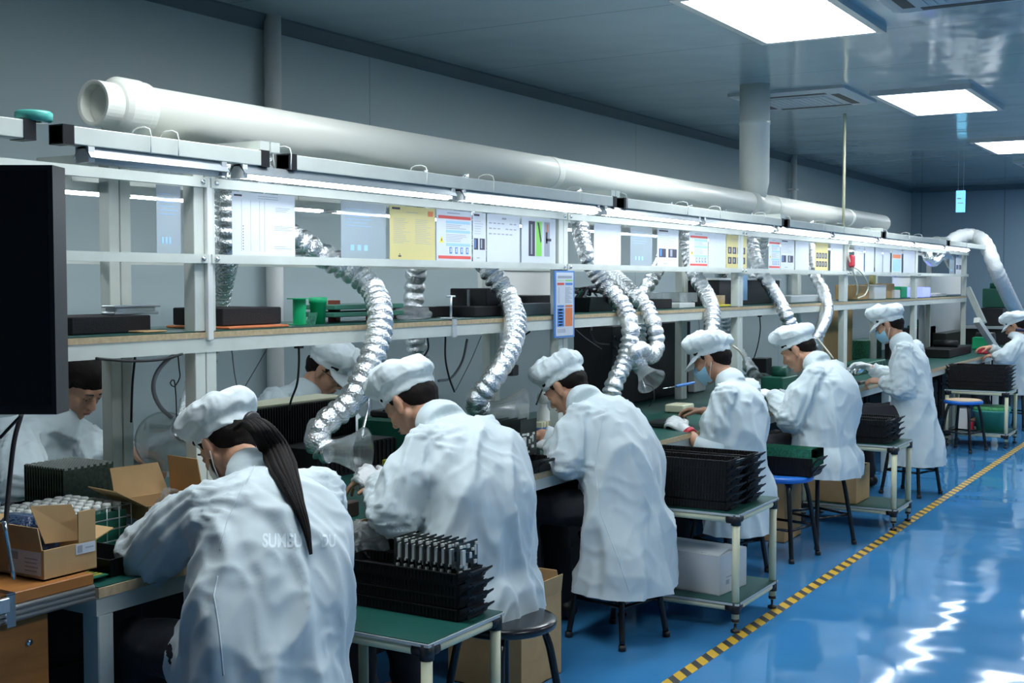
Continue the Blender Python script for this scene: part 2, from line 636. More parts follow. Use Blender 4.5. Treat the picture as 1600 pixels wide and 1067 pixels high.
tag(MB().use(M_cream).cyl((-2.99, yy, 1.93), (-2.99, yy, CEIL), .012, n=12).build('hanger_rod'), 'thin cream rod running from ceiling to rack before the duct end', 'rod')
# ---------------------------------------------------------------- benches with racks
ML = 2.36
Y1 = 2.89          # first post pair
BT = .73           # worktop height
SH = 1.345         # top of the shelf
DF = 2.90          # front post plane
DB = 3.285         # back post plane
XF, XB = -2.5, -3.70


def bench(ya, yb, label, posts=(True, True), top0=None, channel=True):
    t = thing('workbench', label, 'workbench', (-3.1, (ya + yb) / 2, 0), 'grey steel workbenches joined in one line')
    tb = ya if top0 is None else top0
    m = MB().use(M_board).box((XB, tb, BT - .028), (XF, yb, BT - .003)).use(M_mat).box((XB + .004, tb + .002, BT - .003), (XF - .004, yb - .002, BT))
    m.build('tabletop', parent=t)
    m = MB().use(M_frame)
    m.box((XF - .045, tb, BT - .075), (XF - .01, yb, BT - .028)).box((XB + .01, tb, BT - .075), (XB + .045, yb, BT - .028))
    for y in (tb + .002, yb - .042):
        m.box((XB + .045, y, BT - .075), (XF - .045, y + .04, BT - .028))
    m.build('underframe', parent=t)
    for y in (tb + .03, yb - .03):
        for x in (XF - .04, XB + .04):
            MB().use(M_frame).rbox((x - .03, y - .025, .0), (x + .03, y + .025, BT - .075), .003).build('leg', parent=t)
    for y, on in ((ya + .024, posts[0]), (yb - .024, posts[1])):
        if not on:
            continue
        for x in (-DF, -DB):
            MB().use(M_frame).rbox((x - .024, y - .022, BT), (x + .024, y + .022, 1.895), .002).build('post', parent=t)
    m = MB().use(M_board).box((-DB - .02, ya, SH - .022), (-DF + .03, yb, SH - .004)).use(M_mat).box((-DB - .016, ya, SH - .004), (-DF + .024, yb, SH))
    m.build('shelf', parent=t)
    m = MB().use(M_frame).box((-DF - .01, ya, SH - .068), (-DF + .027, yb, SH - .022)).box((-DB - .027, ya, SH - .068), (-DB + .01, yb, SH - .022))
    m.build('shelf_beam', parent=t)
    for (z, h) in ((1.573, .028), (1.812, .030)):
        MB().use(M_frame).box((-DF + .026, ya + .01, z - h / 2), (-DF + .046, yb - .004, z + h / 2)).build('paper_rail', parent=t)
        MB().use(M_frame).box((-DB - .046, ya + .01, z - h / 2), (-DB - .026, yb - .004, z + h / 2)).build('paper_rail', parent=t)
        for yy in (ya + .03, yb - .03):
            MB().use(M_steel).cyl((-DF + .045, yy, z), (-DF + .052, yy, z), .008, n=8).build('screw', parent=t)
    for y, on in ((ya + .024, posts[0]), (yb - .024, posts[1])):
        if on:
            MB().use(M_frame).box((-3.62, y - .02, 1.895), (-2.60, y + .02, 1.925)).build('cross_arm', parent=t)
    spans = [(.0, 2.04), (2.12, Y1 - .01)] if top0 else [(ya + .08, yb)]
    for p0, p1 in spans:
        MB().use(M_frame).rbox((-2.645, p0, 1.849), (-2.595, p1, 1.895), .002).build('lighting_beam', parent=t)
        for yy in (p0, p1 - .035):
            MB().use(M_black).box((-2.647, yy, 1.847), (-2.593, yy + .035, 1.897)).build('end_cap', parent=t)
    MB().use(M_frame).rbox((-3.605, ya - .3, 1.845), (-3.555, yb - .35, 1.892), .002).build('lighting_beam', parent=t)
    if channel:
        MB().use(M_white).rbox((-DF + .024, yb - .004, SH - .03), (-DF + .040, yb + .020, 1.83), .002).build('cable_channel', parent=t)
    return t


bl = ['workbench carrying the shelf with the two green spools, second in the line', 'workbench with the narrow blue edged notice on its near post',
      'workbench behind the two workers with crossing foil hoses', 'workbench beside the upright worker in a blue mask', 'last workbench of the line, near the far wall']
bench(.53, Y1, 'nearest workbench of the line, partly behind the black monitor', posts=(True, True), top0=2.13)
for k in range(5):
    bench(Y1 + ML * k, Y1 + ML * (k + 1), bl[k], channel=(k == 0 and False))

# bench of the far station (beyond the rack)
t = thing('workbench', 'low far table with green top beyond the end of the shelf racks', 'workbench', (-3.1, 16.2, 0))
MB().use(M_board).box((XB, 14.72, BT - .028), (XF - .1, 17.6, BT - .003)).use(M_mat).box((XB, 14.72, BT - .003), (XF - .1, 17.6, BT)).build('tabletop', parent=t)
for y in (14.8, 17.5):
    for x in (XF - .15, XB + .05):
        MB().use(M_frame).box((x - .03, y - .025, 0), (x + .03, y + .025, BT - .028)).build('leg', parent=t)


# tube lamps
def tube_lamp(D, u0=None, y0=None, L=1.13, label='', lit=True, z=1.826):
    if y0 is None:
        y0 = at(u0, 300, D).y
    t = thing('tube_lamp', label, 'lamp', (-D, y0, z), 'tube lamps under the rack beams')
    x = -D
    m = MB().use(M_alu)
    m.loft([[(x - .035, y, z - .006), (x - .014, y, z + .022), (x + .014, y, z + .022), (x + .035, y, z - .006), (x + .032, y, z - .008), (x + .011, y, z + .017), (x - .011, y, z + .017), (x - .032, y, z - .008)] for y in (y0, y0 + L)], smooth=False)
    m.build('reflector', parent=t)
    MB().use(M_tube if lit else M_white).cyl((x, y0 + .02, z - .004), (x, y0 + L - .02, z - .006), .015, n=14).build('tube', parent=t)
    for yy in (y0, y0 + L - .02):
        MB().use(M_white if yy == y0 else M_lgrey).cbox((x, yy + .01, z + .002), (.05, .02, .04)).build('lamp_holder', parent=t)
    for yy in (y0 + .2, y0 + L - .2):
        m = MB().use(M_white).tube([(x - .03, yy, z + .02), (x - .032, yy, z + .085), (x + .032, yy, z + .086), (x + .036, yy, z + .02)], .002, 6)
        m.build('hanging_tie', parent=t)


tube_lamp(2.62, y0=2.20, L=.50, label='unlit tube lamp under the nearest beam, left of the lit ones', lit=False, z=1.826)
SP = 2653 * 2.62 * 1.703e-4
for k in range(9):
    tube_lamp(2.62, y0=at(370, 275, 2.62).y + SP * k, L=1.13, z=1.826,
              label=['lit tube lamp over the white table sheet, nearest of the lit row', 'second lit tube lamp, over the yellow sheet and list', 'third lit tube lamp in the row, right of the notice post'][k]
              if k < 3 else 'lit tube lamp, number %s from the near end of the lit row' % ['four', 'five', 'six', 'seven', 'eight', 'nine'][k - 3])
for k in range(10):
    tube_lamp(3.58, y0=2.0 + SP * k, L=1.13, z=1.826, label='lit tube lamp on the wall side of the racks')
# ---------------------------------------------------------------- people
V = Vector


def remesh(mb, voxel, smooth=4, factor=.5):
    """union of the closed shapes in mb as one smooth skin: returns (verts, faces)"""
    me = bpy.data.meshes.new('tmp')
    me.from_pydata([tuple(p) for p in mb.v], [], mb.f)
    bm = bmesh.new()
    bm.from_mesh(me)
    bmesh.ops.recalc_face_normals(bm, faces=bm.faces)
    bm.to_mesh(me)
    bm.free()
    o = bpy.data.objects.new('tmp', me)
    SC.collection.objects.link(o)
    r = o.modifiers.new('r', 'REMESH')
    r.mode = 'VOXEL'
    r.voxel_size = voxel
    if smooth:
        s = o.modifiers.new('s', 'SMOOTH')
        s.factor = factor
        s.iterations = smooth
    dg = bpy.context.evaluated_depsgraph_get()
    ev = o.evaluated_get(dg)
    m2 = bpy.data.meshes.new_from_object(ev)
    vs = [v.co.copy() for v in m2.vertices]
    ns = [v.normal.copy() for v in m2.vertices]
    fs = [tuple(p.vertices) for p in m2.polygons]
    bpy.data.objects.remove(o)
    bpy.data.meshes.remove(me)
    bpy.data.meshes.remove(m2)
    return vs, ns, fs


def relax(vs, fs, it):
    import numpy as np
    v = np.array([tuple(p) for p in vs])
    e = np.array([(f[i], f[(i + 1) % len(f)]) for f in fs for i in range(len(f))])
    cnt = np.bincount(e[:, 0], minlength=len(v)) + np.bincount(e[:, 1], minlength=len(v))
    for _ in range(it):
        acc = np.zeros_like(v)
        for k in range(3):
            acc[:, k] = np.bincount(e[:, 0], v[e[:, 1], k], len(v)) + np.bincount(e[:, 1], v[e[:, 0], k], len(v))
        v = v * .5 + acc / np.maximum(cnt, 1)[:, None] * .5
    return [Vector(p) for p in v]


def skin_obj(mb, name, m, voxel, smooth=4, parent=None, loc=None, disp=None, cutz=None):
    vs, ns, fs = remesh(mb, voxel, smooth)
    if disp:
        vs = [p + n * disp(p, n) for p, n in zip(vs, ns)]
        if len(vs) > 9000:
            vs = relax(vs, fs, 1)
    q = MB().use(m)
    q.add(vs, fs, True)
    o = q.build(name, parent=parent, loc=loc)
    if cutz is not None:
        bm = bmesh.new()
        bm.from_mesh(o.data)
        bmesh.ops.bisect_plane(bm, geom=bm.verts[:] + bm.edges[:] + bm.faces[:], plane_co=(0, 0, cutz - world_loc(o).z), plane_no=(0, 0, 1), clear_inner=True)
        bm.to_mesh(o.data)
        bm.free()
    return o


def ring(c, X, Y, a, b, n=28, sq=1.0):
    out = []
    for i in range(n):
        t = 2 * pi * i / n
        cx, sy = cos(t), sin(t)
        if sq != 1.0:
            cx = math.copysign(abs(cx) ** sq, cx)
            sy = math.copysign(abs(sy) ** sq, sy)
        out.append(c + X * a * cx + Y * b * sy)
    return out


def crease(p, f, seed, k=1.0):
    """soft ridges like cloth folds, -1..1"""
    q = Vector((p.x * f.x, p.y * f.y, p.z * f.z)) + Vector((seed, seed * 1.7, seed * .3))
    w = noise.noise_vector(q * .6) * .7
    n1 = noise.noise(q + w)
    n2 = noise.noise(q * 2.1 + w * 2)
    return (1 - min(1, abs(n1) * 3.2)) ** 1.5 * 1.15 + n2 * .45 - .35


def hand(mb, W, D, N, T, curl=.5, s=1.0, spread=1.0, grow=0.0):
    """W wrist, D pointing along the hand, N out of the palm, T side the thumb is on; five fingers"""
    D = D.normalized()
    T = (T - D * T.dot(D)).normalized()
    N = (N - D * N.dot(D) - T * N.dot(T)).normalized()
    k = []
    for i in range(4):
        side = (1.5 - i) * .021 * s * spread
        a = W + D * .012 * s + T * side * .55
        b = W + D * (.086 - .004 * abs(i - 1)) * s + T * side
        mb.capsule(a, b, .0135 * s + grow, .0105 * s + grow, 10)
        k.append(b)
    mb.ell(W + D * .045 * s - N * .002, (.045 * s + grow, .038 * s + grow, .014 * s + grow), (D, T, N), 12)
    L = [(.043, .026, .021), (.048, .029, .022), (.045, .027, .021), (.034, .021, .019)]
    for i in range(4):
        p = k[i]
        c = 0
        rr = (.0095, .0096, .0092, .0082)[i] * s + grow
        cc = curl * (1 + .15 * i)
        for j, l in enumerate(L[i]):
            c += cc * (.75, .85, .6)[j]
            d = D * cos(c) + N * sin(c) + T * (.05 * (1.5 - i)) * spread
            q = p + d.normalized() * l * s
            mb.capsule(p, q, rr, rr * .93, 10)
            p, rr = q, rr * .93
    p = W + D * .022 * s + T * .026 * s
    d = (D * .62 + T * .62 + N * .35).normalized()
    for l, rr in ((.042, .0125), (.032, .0105), (.026, .0092)):
        q = p + d * l * s
        mb.capsule(p, q, rr * s + grow, rr * .92 * s + grow, 10)
        p = q
        d = (d + D * .35 + N * .25 - T * .15).normalized()
    mb.ell(W + D * .03 * s + T * .018 * s + N * .008 * s, (.026 * s + grow, .016 * s + grow, .014 * s + grow), (D, T, N), 10)


def head_shapes(mb, H, F, U, L, s=1.0):
    def P(x, y, z):
        return H + (F * x + L * y + U * z) * s

    def E(c, r):
        mb.ell(P(*c), [q * s for q in r], (F, L, U), 20)
    E((-.012, 0, .035), (.096, .077, .086))
    E((.028, 0, -.03), (.062, .060, .082))
    E((.020, 0, .020), (.072, .066, .06))
    E((.058, 0, -.098), (.028, .027, .022))
    for y in (-1, 1):
        mb.capsule(P(.0, .050 * y, -.045), P(.052, .018 * y, -.100), .021 * s, .018 * s)
        E((.060, .034 * y, -.028), (.026, .022, .022))
        E((.078, .031 * y, -.001), (.013, .017, .011))
        E((-.004, .078 * y, -.008), (.019, .008, .033))
        E((-.010, .084 * y, .004), (.014, .006, .022))
        E((.002, .080 * y, -.030), (.009, .007, .012))
        E((.098, .009 * y, -.036), (.010, .008, .007))
    mb.capsule(P(.080, -.03, .022), P(.080, .03, .022), .0125 * s)
    mb.capsule(P(.084, 0, .010), P(.107, 0, -.030), .0085 * s, .0125 * s)
    E((.088, 0, -.058), (.012, .024, .0065))
    E((.085, 0, -.070), (.012, .020, .007))


def cap_shapes(mb, H, F, U, L, s, seed):
    """puffy gathered crown over a narrow band"""
    rings = []
    n = 44
    prof = [(.098, -.006), (.101, .0), (.103, .022), (.106, .030), (.118, .038), (.128, .052), (.131, .072), (.126, .093), (.111, .111), (.083, .124), (.048, .131), (.015, .133)]
    for j, (r, z) in enumerate(prof):
        rr = []
        w = max(0, min(1, (j - 3) / 3)) * (1 if j < 9 else .4)
        for i in range(n):
            a = 2 * pi * i / n
            k = 1 + w * (.045 * sin(a * 5 + seed) + .03 * sin(a * 9 + seed * 2) + .035 * sin(a * 2 + seed * 3)) + (.012 * sin(a * 22) if j in (3, 4) else 0)
            zz = z + w * (.012 * sin(a * 2 + seed) + .009 * sin(a * 3 + seed * 1.6) + .005 * sin(a * 7 + seed))
            rr.append(H + F * (r * k * 1.0 * cos(a) * s - .010 * s) + L * (r * k * .86 * sin(a) * s) + U * ((zz * .95 + .026 + .012 * cos(a)) * s + w * .010 * cos(a) * s))
        rings.append(rr)
    mb.loft(rings)


def person(label, P, C, H, F, U, shl, shr, arms, heading=180, hem=.22, seed=1, hb=.05, s=1.0, cap=True, visor=.055,
           mask=False, glasses=False, gloves=('', ''), voxel=.010, sleeve=('long', 'long'), watch=None, trouser=None, knees=None,
           feet=None, coat_mat=None, standing=False, wide=1.0, collar=True, origin=None, hemw=1.0, torso_back=.02,
           thigh=0, slv=1.18, dp=1.0, fold=1.0, thumbs=(None, None), seatdrop=True):
    """P pelvis, C neck base, H head centre, F face direction, U head up;
    arms = ((elbow, wrist, hand direction, palm normal, curl), same for the right arm)"""
    h = radians(heading)
    fw = Vector((cos(h), sin(h), 0))
    lf = Vector((-sin(h), cos(h), 0))
    F = Vector(F).normalized()
    U = (Vector(U) - F * Vector(U).dot(F)).normalized()
    L = U.cross(F)
    cm = coat_mat or M_coat
    org = origin or Vector((P.x, P.y, 0))
    spine = C - P
    mid = P + spine * .5 - fw * hb + Vector((0, 0, .01))
    # ---- body
    b = MB()
    b.ell(P, (.105, .15, .10), (fw, lf, Vector((0, 0, 1))), 18)
    b.capsule(P + Vector((0, 0, .03)), mid, .09, .085)
    b.capsule(mid, C - spine * .22, .09, .07)
    for q in (shl, shr):
        b.capsule(C - spine * .14, q, .05, .045)
    nb = H + (-F * .020 - U * .050) * s
    CC = C + fw * .035 - Vector((0, 0, .035))
    b.capsule(CC + (nb - CC) * .3, nb, .048, .052)
    head_shapes(b, H, F, U, L, s)
    kn = knees or [P + fw * .40 + lf * .13 + Vector((0, 0, -.02)), P + fw * .40 - lf * .13 + Vector((0, 0, -.02))]
    ft = feet or [Vector((k.x, k.y, .09)) - fw * .06 for k in kn]
    hips = [P + lf * .085, P - lf * .085]
    for hp, k, a in zip(hips, kn, ft):
        b.capsule(hp, k, .085, .056)
        b.capsule(k, a, .054, .038)
        b.capsule(a, a + fw * .13 - Vector((0, 0, .045)), .036, .028)
    for i, (sh, (el, wr, hd, pn, cu)) in enumerate(zip((shl, shr), arms)):
        b.capsule(sh, el, .047, .038)
        b.capsule(el, wr, .037, .027)
        T = thumbs[i] or (Vector(pn).cross(Vector(hd)) * (1 if i == 0 else -1))
        hand(b, wr, Vector(hd), Vector(pn), T, cu, s)
    B = skin_obj(b, 'person', M_skin, voxel * .6, 3, loc=org)
    tag(B, label, 'person', 'workers in white coats and caps')
    # ---- coat
    c = MB()
    up = Vector((0, 0, 1))
    low = [V((P.x, P.y, hem - .08)) - fw * (torso_back + .02), V((P.x, P.y, (hem + P.z) / 2)) - fw * (torso_back + .025)] if seatdrop else []
    pts = smooth_path(low + [P - fw * torso_back, mid, C - spine.normalized() * .03 + fw * .02 - Vector((0, 0, .01))], .03)
    fr = len(pts) - 1
    ip = min(range(len(pts)), key=lambda i: (pts[i] - (P - fw * torso_back)).length)
    rings = []
    for i, p in enumerate(pts):
        if i < ip:
            t = (ip - i) / ip
            a, d = (.205 + .02 * t) * wide * (1 + (hemw - 1) * t), (.145 + .035 * t) * dp * (1 + (hemw - 1) * t)
            tgb = (pts[min(fr, i + 1)] - pts[max(0, i - 1)]).normalized()
            tg = (tgb * (1 - t) + up * t).normalized()
        else:
            t = (i - ip) / max(1, fr - ip)
            a = ((.205 + .01 * sin(pi * min(1, t * 1.2))) if t < .72 else .205 * (1 - ((t - .72) / .28) ** 1.7 * .66)) * wide
            d = (.145 * (1 - t) + .122 * t if t < .72 else .124 * (1 - ((t - .72) / .28) ** 1.7 * .52)) * dp
            tg = (pts[min(fr, i + 1)] - pts[max(0, i - 1)]).normalized()
        Y = (lf - tg * lf.dot(tg)).normalized()
        X = Y.cross(tg)
        rings.append(ring(p, Y, X, a, d, sq=.88))
    c.loft(rings)
    for sh in (shl, shr):
        c.capsule(C - spine * .18, sh, .068, .066, 18)
        c.capsule(C - spine * .34 - fw * .01, sh - spine * .08, .085, .07, 18)
        c.capsule(P + spine * .45 - fw * hb * .5, sh - spine * .1, .105 * dp, .07, 18)
    if thigh:
        for hp, k in zip(hips, kn):
            c.capsule(hp, hp.lerp(k, thigh), .122, .105, 18)
    cuffs = []
    for i, (sh, (el, wr, hd, pn, cu)) in enumerate(zip((shl, shr), arms)):
        c.capsule(sh, sh.lerp(el, .5), .068, .076 * slv, 18)
        if sleeve[i] == 'long':
            c.capsule(sh.lerp(el, .45), el, .077 * slv, .074 * slv, 18)
            c.ell(el, (.078 * slv, .076 * slv, .074 * slv), n=18)
        else:
            c.cyl(sh.lerp(el, .4), sh.lerp(el, .82), .080, .078, 22)
        if sleeve[i] == 'long':
            e = el.lerp(wr, .93)
            c.capsule(el, el.lerp(wr, .5), .073 * slv, .062 * slv, 18)
            c.cyl(el.lerp(wr, .45), e, .064 * slv, .044, 20)
            cuffs.append((el.lerp(wr, .86), e, .046))
        else:
            pass
    if collar:
        tg = (H - C).normalized()
        cd = (nb - CC).normalized()
        cl = (nb - CC).length
        rr = []
        Yc = (lf - cd * lf.dot(cd)).normalized()
        Xc = Yc.cross(cd)
        for (z, r) in ((-.03, .088), (.02, .077), (cl * .42, .066), (cl * .50, .063)):
            rr.append(ring(CC + cd * z, Yc, Xc, r, r * .95))
        c.loft(rr)
        # folded collar leaf
        rr = []
        for (z, r) in ((cl * .52, .064), (cl * .34, .074), (.0, .088), (-.004, .083), (.02, .072)):
            rr.append(ring(CC + cd * z - fw * .002, Yc, Xc, r, r * .98))
        c.loft(rr)

    segs = []
    for i, (sh, (el, wr, hd, pn, cu)) in enumerate(zip((shl, shr), arms)):
        segs.append((sh, el))
        segs.append((el, wr))

    def disp(p, n):
        best, bd = None, 9
        for a, q in segs:
            ab = q - a
            t = max(0, min(1, (p - a).dot(ab) / ab.length_squared))
            v = p - a - ab * t
            if v.length < bd:
                bd, best = v.length, (a, q, t, v)
        wa = max(0, min(1, (.145 - bd) / .035))
        low = max(0, min(1, (P.z + .28 - p.z) / .35))
        out = 0
        if wa < 1:
            # long drape folds fanning down from the shoulders
            dr = crease(p, Vector((6.5, 6.5, 1.3)), seed)
            dg = crease(p + Vector((0, 0, (p.y - P.y) * 1.2)), Vector((4.2, 4.2, 2.0)), seed + 9)
            out += (1 - wa) * (crease(p, Vector((14, 14, 9)), seed + 21) * .0045 + dr * (.008 + .017 * low) + dg * (.017 - .006 * low))
        if wa > 0:
            a, q, t, v = best
            vv = v.normalized() if v.length > 1e-6 else v
            w = crease(vv * .55 + Vector((0, 0, (q - a).length * t * 1.0)) * 1.0, Vector((1.7, 1.7, 9)), seed + 3 + a.x)
            out += wa * (w * .012 + crease(p, Vector((13, 13, 13)), seed + 31) * .0032)
        return fold * out * max(0, min(1, ((p - C).length - .07) / .12))
    skin_obj(c, 'coat', cm, voxel, 3, parent=B, disp=disp, cutz=hem)
    # seam lines and pocket
    if cap:
        k = MB()
        cap_shapes(k, H, F, U, L, s, seed)
        vs, ns, fs = remesh(k, .0055 if voxel < .011 else .007, 2)
        vs = [p + n * (crease(p, Vector((16, 16, 16)), seed + 5) * .0045) for p, n in zip(vs, ns)]
        q = MB().use(M_cap)
        q.add(vs, fs, True)
        cp = q.build('cap', parent=B)
        if visor:
            k = MB().use(M_cap)
            top, bot = [], []
            rows = []
            for j in range(5):
                row = []
                for i in range(17):
                    a = (-1 + 2 * i / 16) * 1.15
                    ext = visor * (cos(a / 1.15 * pi / 2) ** .6) * j / 4
                    r = .103 + ext
                    row.append(H + F * (r * 1.0 * cos(a) * s - .010 * s) + L * (r * .87 * sin(a) * s) + U * ((.030 - ext * .75 + .010 * cos(a)) * s))
                rows.append(row)
            up_ = [[p + U * .002 for p in r] for r in rows]
            dn_ = [[p - U * .002 for p in r] for r in rows]
            n = 17
            allv = [p for r in up_ for p in r] + [p for r in dn_ for p in r]
            o2 = 5 * n
            fs = []
            for j in range(4):
                for i in range(n - 1):
                    fs.append((j * n + i, j * n + i + 1, (j + 1) * n + i + 1, (j + 1) * n + i))
                    fs.append((o2 + j * n + i, o2 + (j + 1) * n + i, o2 + (j + 1) * n + i + 1, o2 + j * n + i + 1))
            for i in range(n - 1):
                fs.append((4 * n + i, 4 * n + i + 1, o2 + 4 * n + i + 1, o2 + 4 * n + i))
                fs.append((i, i + 1, o2 + i + 1, o2 + i))
            k.add(allv, fs, True)
            k.build('visor', parent=cp)
    # ---- hair

    def Q(x, y, z):
        return H + (F * x + L * y + U * z) * s
    hr = MB()
    hr.ell(Q(-.020, 0, .030), [q * s for q in (.088, .080, .072)], (F, L, U), 22)
    hr.ell(Q(-.052, 0, -.002), [q * s for q in (.060, .068, .052)], (F, L, U), 22)
    hr.ell(Q(-.060, 0, -.034), [q * s for q in (.036, .052, .034)], (F, L, U), 22)
    for y in (-1, 1):
        hr.capsule(Q(.026, .070 * y, .045), Q(.022, .071 * y, .010), .011 * s, .006 * s, 10)
        hr.capsule(Q(.055, .058 * y, .05), Q(.03, .068 * y, .05), .012 * s, .012 * s, 10)
    hr.capsule(Q(.060, -.035, .050), Q(.060, .035, .050), .013 * s)
    if not cap:
        hr.ell(Q(-.014, 0, .052), [q * s for q in (.102, .083, .078)], (F, L, U), 22)
    skin_obj(hr, 'hair', M_hair, .006, 2, parent=B, disp=lambda p, n: noise.noise(p * 60) * .002)
    # ---- face details
    e = MB().use(M_eye)
    for y in (-1, 1):
        e.ell(Q(.083, .031 * y, -.002), [q * s for q in (.006, .011, .005)], (F, L, U), 10)
    e.use(M_black)
    for y in (-1, 1):
        e.ell(Q(.0885, .031 * y, -.003), [q * s for q in (.0018, .004, .004)], (F, L, U), 10)
        e.capsule(Q(.0935, .016 * y, .0245), Q(.086, .046 * y, .025), .0036 * s, .0028 * s, 8)
        e.capsule(Q(.0885, .020 * y, .003), Q(.083, .044 * y, .002), .0016 * s, n=6)
    e.build('eyes', parent=B)
    if not mask:
        m = MB().use(M_lip)
        m.ell(Q(.097, 0, -.0575), [q * s for q in (.006, .020, .0035)], (F, L, U), 12)
        m.ell(Q(.095, 0, -.068), [q * s for q in (.006, .017, .0045)], (F, L, U), 12)
        m.build('lips', parent=B)
    if mask:
        m = MB().use(M_white if mask == 'white' else M_mask)
        rows = []
        for j, (z, x, w) in enumerate(((-.012, .104, .030), (-.022, .118, .045), (-.045, .121, .060), (-.07, .112, .064), (-.095, .098, .058), (-.118, .082, .035))):
            for off in (0,):
                rows.append([Q(x - (abs(y) ** 1.8) * (x - .028) * .95 - .0, y * w * 1.12, z + abs(y) * .008) for y in [-1 + 2 * i / 12 for i in range(13)]])
        back = [[p - F * .004 for p in r] for r in rows]
        allv = [p for r in rows for p in r] + [p for r in back for p in r]
        n = 13
        o2 = len(rows) * n
        fs = []
        for j in range(len(rows) - 1):
            for i in range(n - 1):
                fs.append((j * n + i, j * n + i + 1, (j + 1) * n + i + 1, (j + 1) * n + i))
                fs.append((o2 + j * n + i, o2 + (j + 1) * n + i, o2 + (j + 1) * n + i + 1, o2 + j * n + i + 1))
        m.add(allv, fs, True)
        mk = m.build('face_mask', parent=B)
        m = MB().use(M_white)
        for y in (-1, 1):
            m.tube([Q(.03, .062 * y, -.025), Q(.012, .078 * y, -.005), Q(-.012, .086 * y, .022)], .0016, 6)
            m.tube([Q(.03, .062 * y, -.095), Q(.01, .075 * y, -.06), Q(-.016, .084 * y, -.022)], .0016, 6)
        m.build('ear_loop', parent=mk)
    if glasses:
        m = MB().use(M_black)
        for y in (-1, 1):
            ptsg = [Q(.104, .031 * y + .024 * cos(a), -.004 + .018 * sin(a)) for a in [i * pi / 6 for i in range(13)]]
            m.tube(ptsg, .002, 6)
            m.tube([Q(.102, .055 * y, .004), Q(.05, .076 * y, .006), Q(-.005, .084 * y, .008)], .002, 6)
        m.tube([Q(.106, -.008, .0), Q(.106, .008, .0)], .002, 6)
        m.build('glasses', parent=B)
    # ---- legs
    tm = trouser or M_trouser
    c = MB()
    c.ell(P - Vector((0, 0, .02)), (.115, .16, .10), (fw, lf, up))
    for hp, k, a in zip(hips, kn, ft):
        c.capsule(hp, k, .088, .072)
        c.capsule(k, a + Vector((0, 0, .02)), .070, .060)
    skin_obj(c, 'trousers', tm, .014, 3, parent=B, disp=lambda p, n: crease(p, Vector((9, 9, 9)), seed) * .006)
    for a in ft:
        m = MB()
        m.capsule(a - fw * .03 - Vector((0, 0, .04)), a + fw * .15 - Vector((0, 0, .05)), .046, .038)
        m.capsule(a, a - Vector((0, 0, .03)), .045, .045)
        skin_obj(m, 'shoe', M_shoe, .010, 2, parent=B)
    # ---- gloves, cuffs
    for i, (el, wr, hd, pn, cu) in enumerate(arms):
        if gloves[i]:
            g = MB()
            T = thumbs[i] or (Vector(pn).cross(Vector(hd)) * (1 if i == 0 else -1))
            hand(g, wr, Vector(hd), Vector(pn), T, cu, s, grow=.0022)
            g.capsule(wr - (wr - el).normalized() * .035, wr + Vector(hd).normalized() * .02, .033, .028)
            gl = skin_obj(g, 'glove', M_glove, .0045, 2, parent=B)
            if gloves[i] == 'redcuff':
                MB().use(M_redp).lathe([(.034, -.014), (.037, -.012), (.037, .012), (.034, .014)], wr - (wr - el).normalized() * .04, wr - el, 20).build('glove_cuff', parent=gl)
        if watch == i:
            d = (wr - el).normalized()
            q = wr - d * .03
            m = MB().use(M_steel).lathe([(.032, -.008), (.034, -.006), (.034, .006), (.032, .008)], q, d, 20)
            nrm = -Vector(pn)
            nrm = (nrm - d * nrm.dot(d)).normalized()
            m.cyl(q + nrm * .030, q + nrm * .040, .018, n=18)
            m.use(M_black).cyl(q + nrm * .040, q + nrm * .0405, .015, n=18)
            m.build('wristwatch', parent=B)
        if sleeve[i] == 'long':
            d = (wr - el).normalized()
            MB().use(cm).lathe([(.043, -.022), (.048, -.02), (.0485, .016), (.044, .020), (.038, .018)], el.lerp(wr, .90), d, 24).build('sleeve_cuff', parent=B)
        else:
            d = (el - (shl if i == 0 else shr)).normalized()
            MB().use(cm).lathe([(.076, -.03), (.086, -.028), (.090, .03), (.085, .036), (.07, .034)], el - d * .05, d, 26).build('rolled_cuff', parent=B)
    return B


dn = V((0, 0, -1))


def aty(u, v, Y):
    """the point seen at (u, v) on the plane y = Y"""
    d = CF * FPX + CR * (u - 800) + CU * (533.5 - v)
    return Vector((0, 0, EYE)) + d * (Y / d.y)


def worker(label, Pu, Yp, Cuv, Yc, Huv, Yh, F, U, near, far=None, heading=180, nh=(V((-.8, .2, 0)), V((0, .3, -1)), .5), fh=(V((-.8, -.4, 0)), dn, .5), half=.165, drop=.085, **kw):
    """worker facing the bench; near / far = (elbow u, v, dy, wrist u, v, dy), dy measured from the neck"""
    P = aty(Pu, 700, Yp)
    P.z = .56
    C = aty(*Cuv, Yc)
    H = aty(*Huv, Yh)
    h = radians(heading)
    fw, lf = V((cos(h), sin(h), 0)), V((-sin(h), cos(h), 0))
    sp = (C - P).normalized()
    shl = C + lf * half - sp * drop - fw * .015
    shr = C - lf * half - sp * drop - fw * .015
    el = aty(near[0], near[1], Yc + near[2])
    wr = aty(near[3], near[4], Yc + near[5])
    if far:
        e2 = aty(far[0], far[1], Yc + far[2])
        w2 = aty(far[3], far[4], Yc + far[5])
    else:
        e2 = shr + fw * .10 - lf * .04 - V((0, 0, .22))
        w2 = V((shr.x, shr.y, BT + .09)) + fw * .32 + lf * .10
    return person(label, P, C, H, F, U, shl, shr, ((el, wr, *nh), (e2, w2, *fh)), heading=heading, **kw), P, C


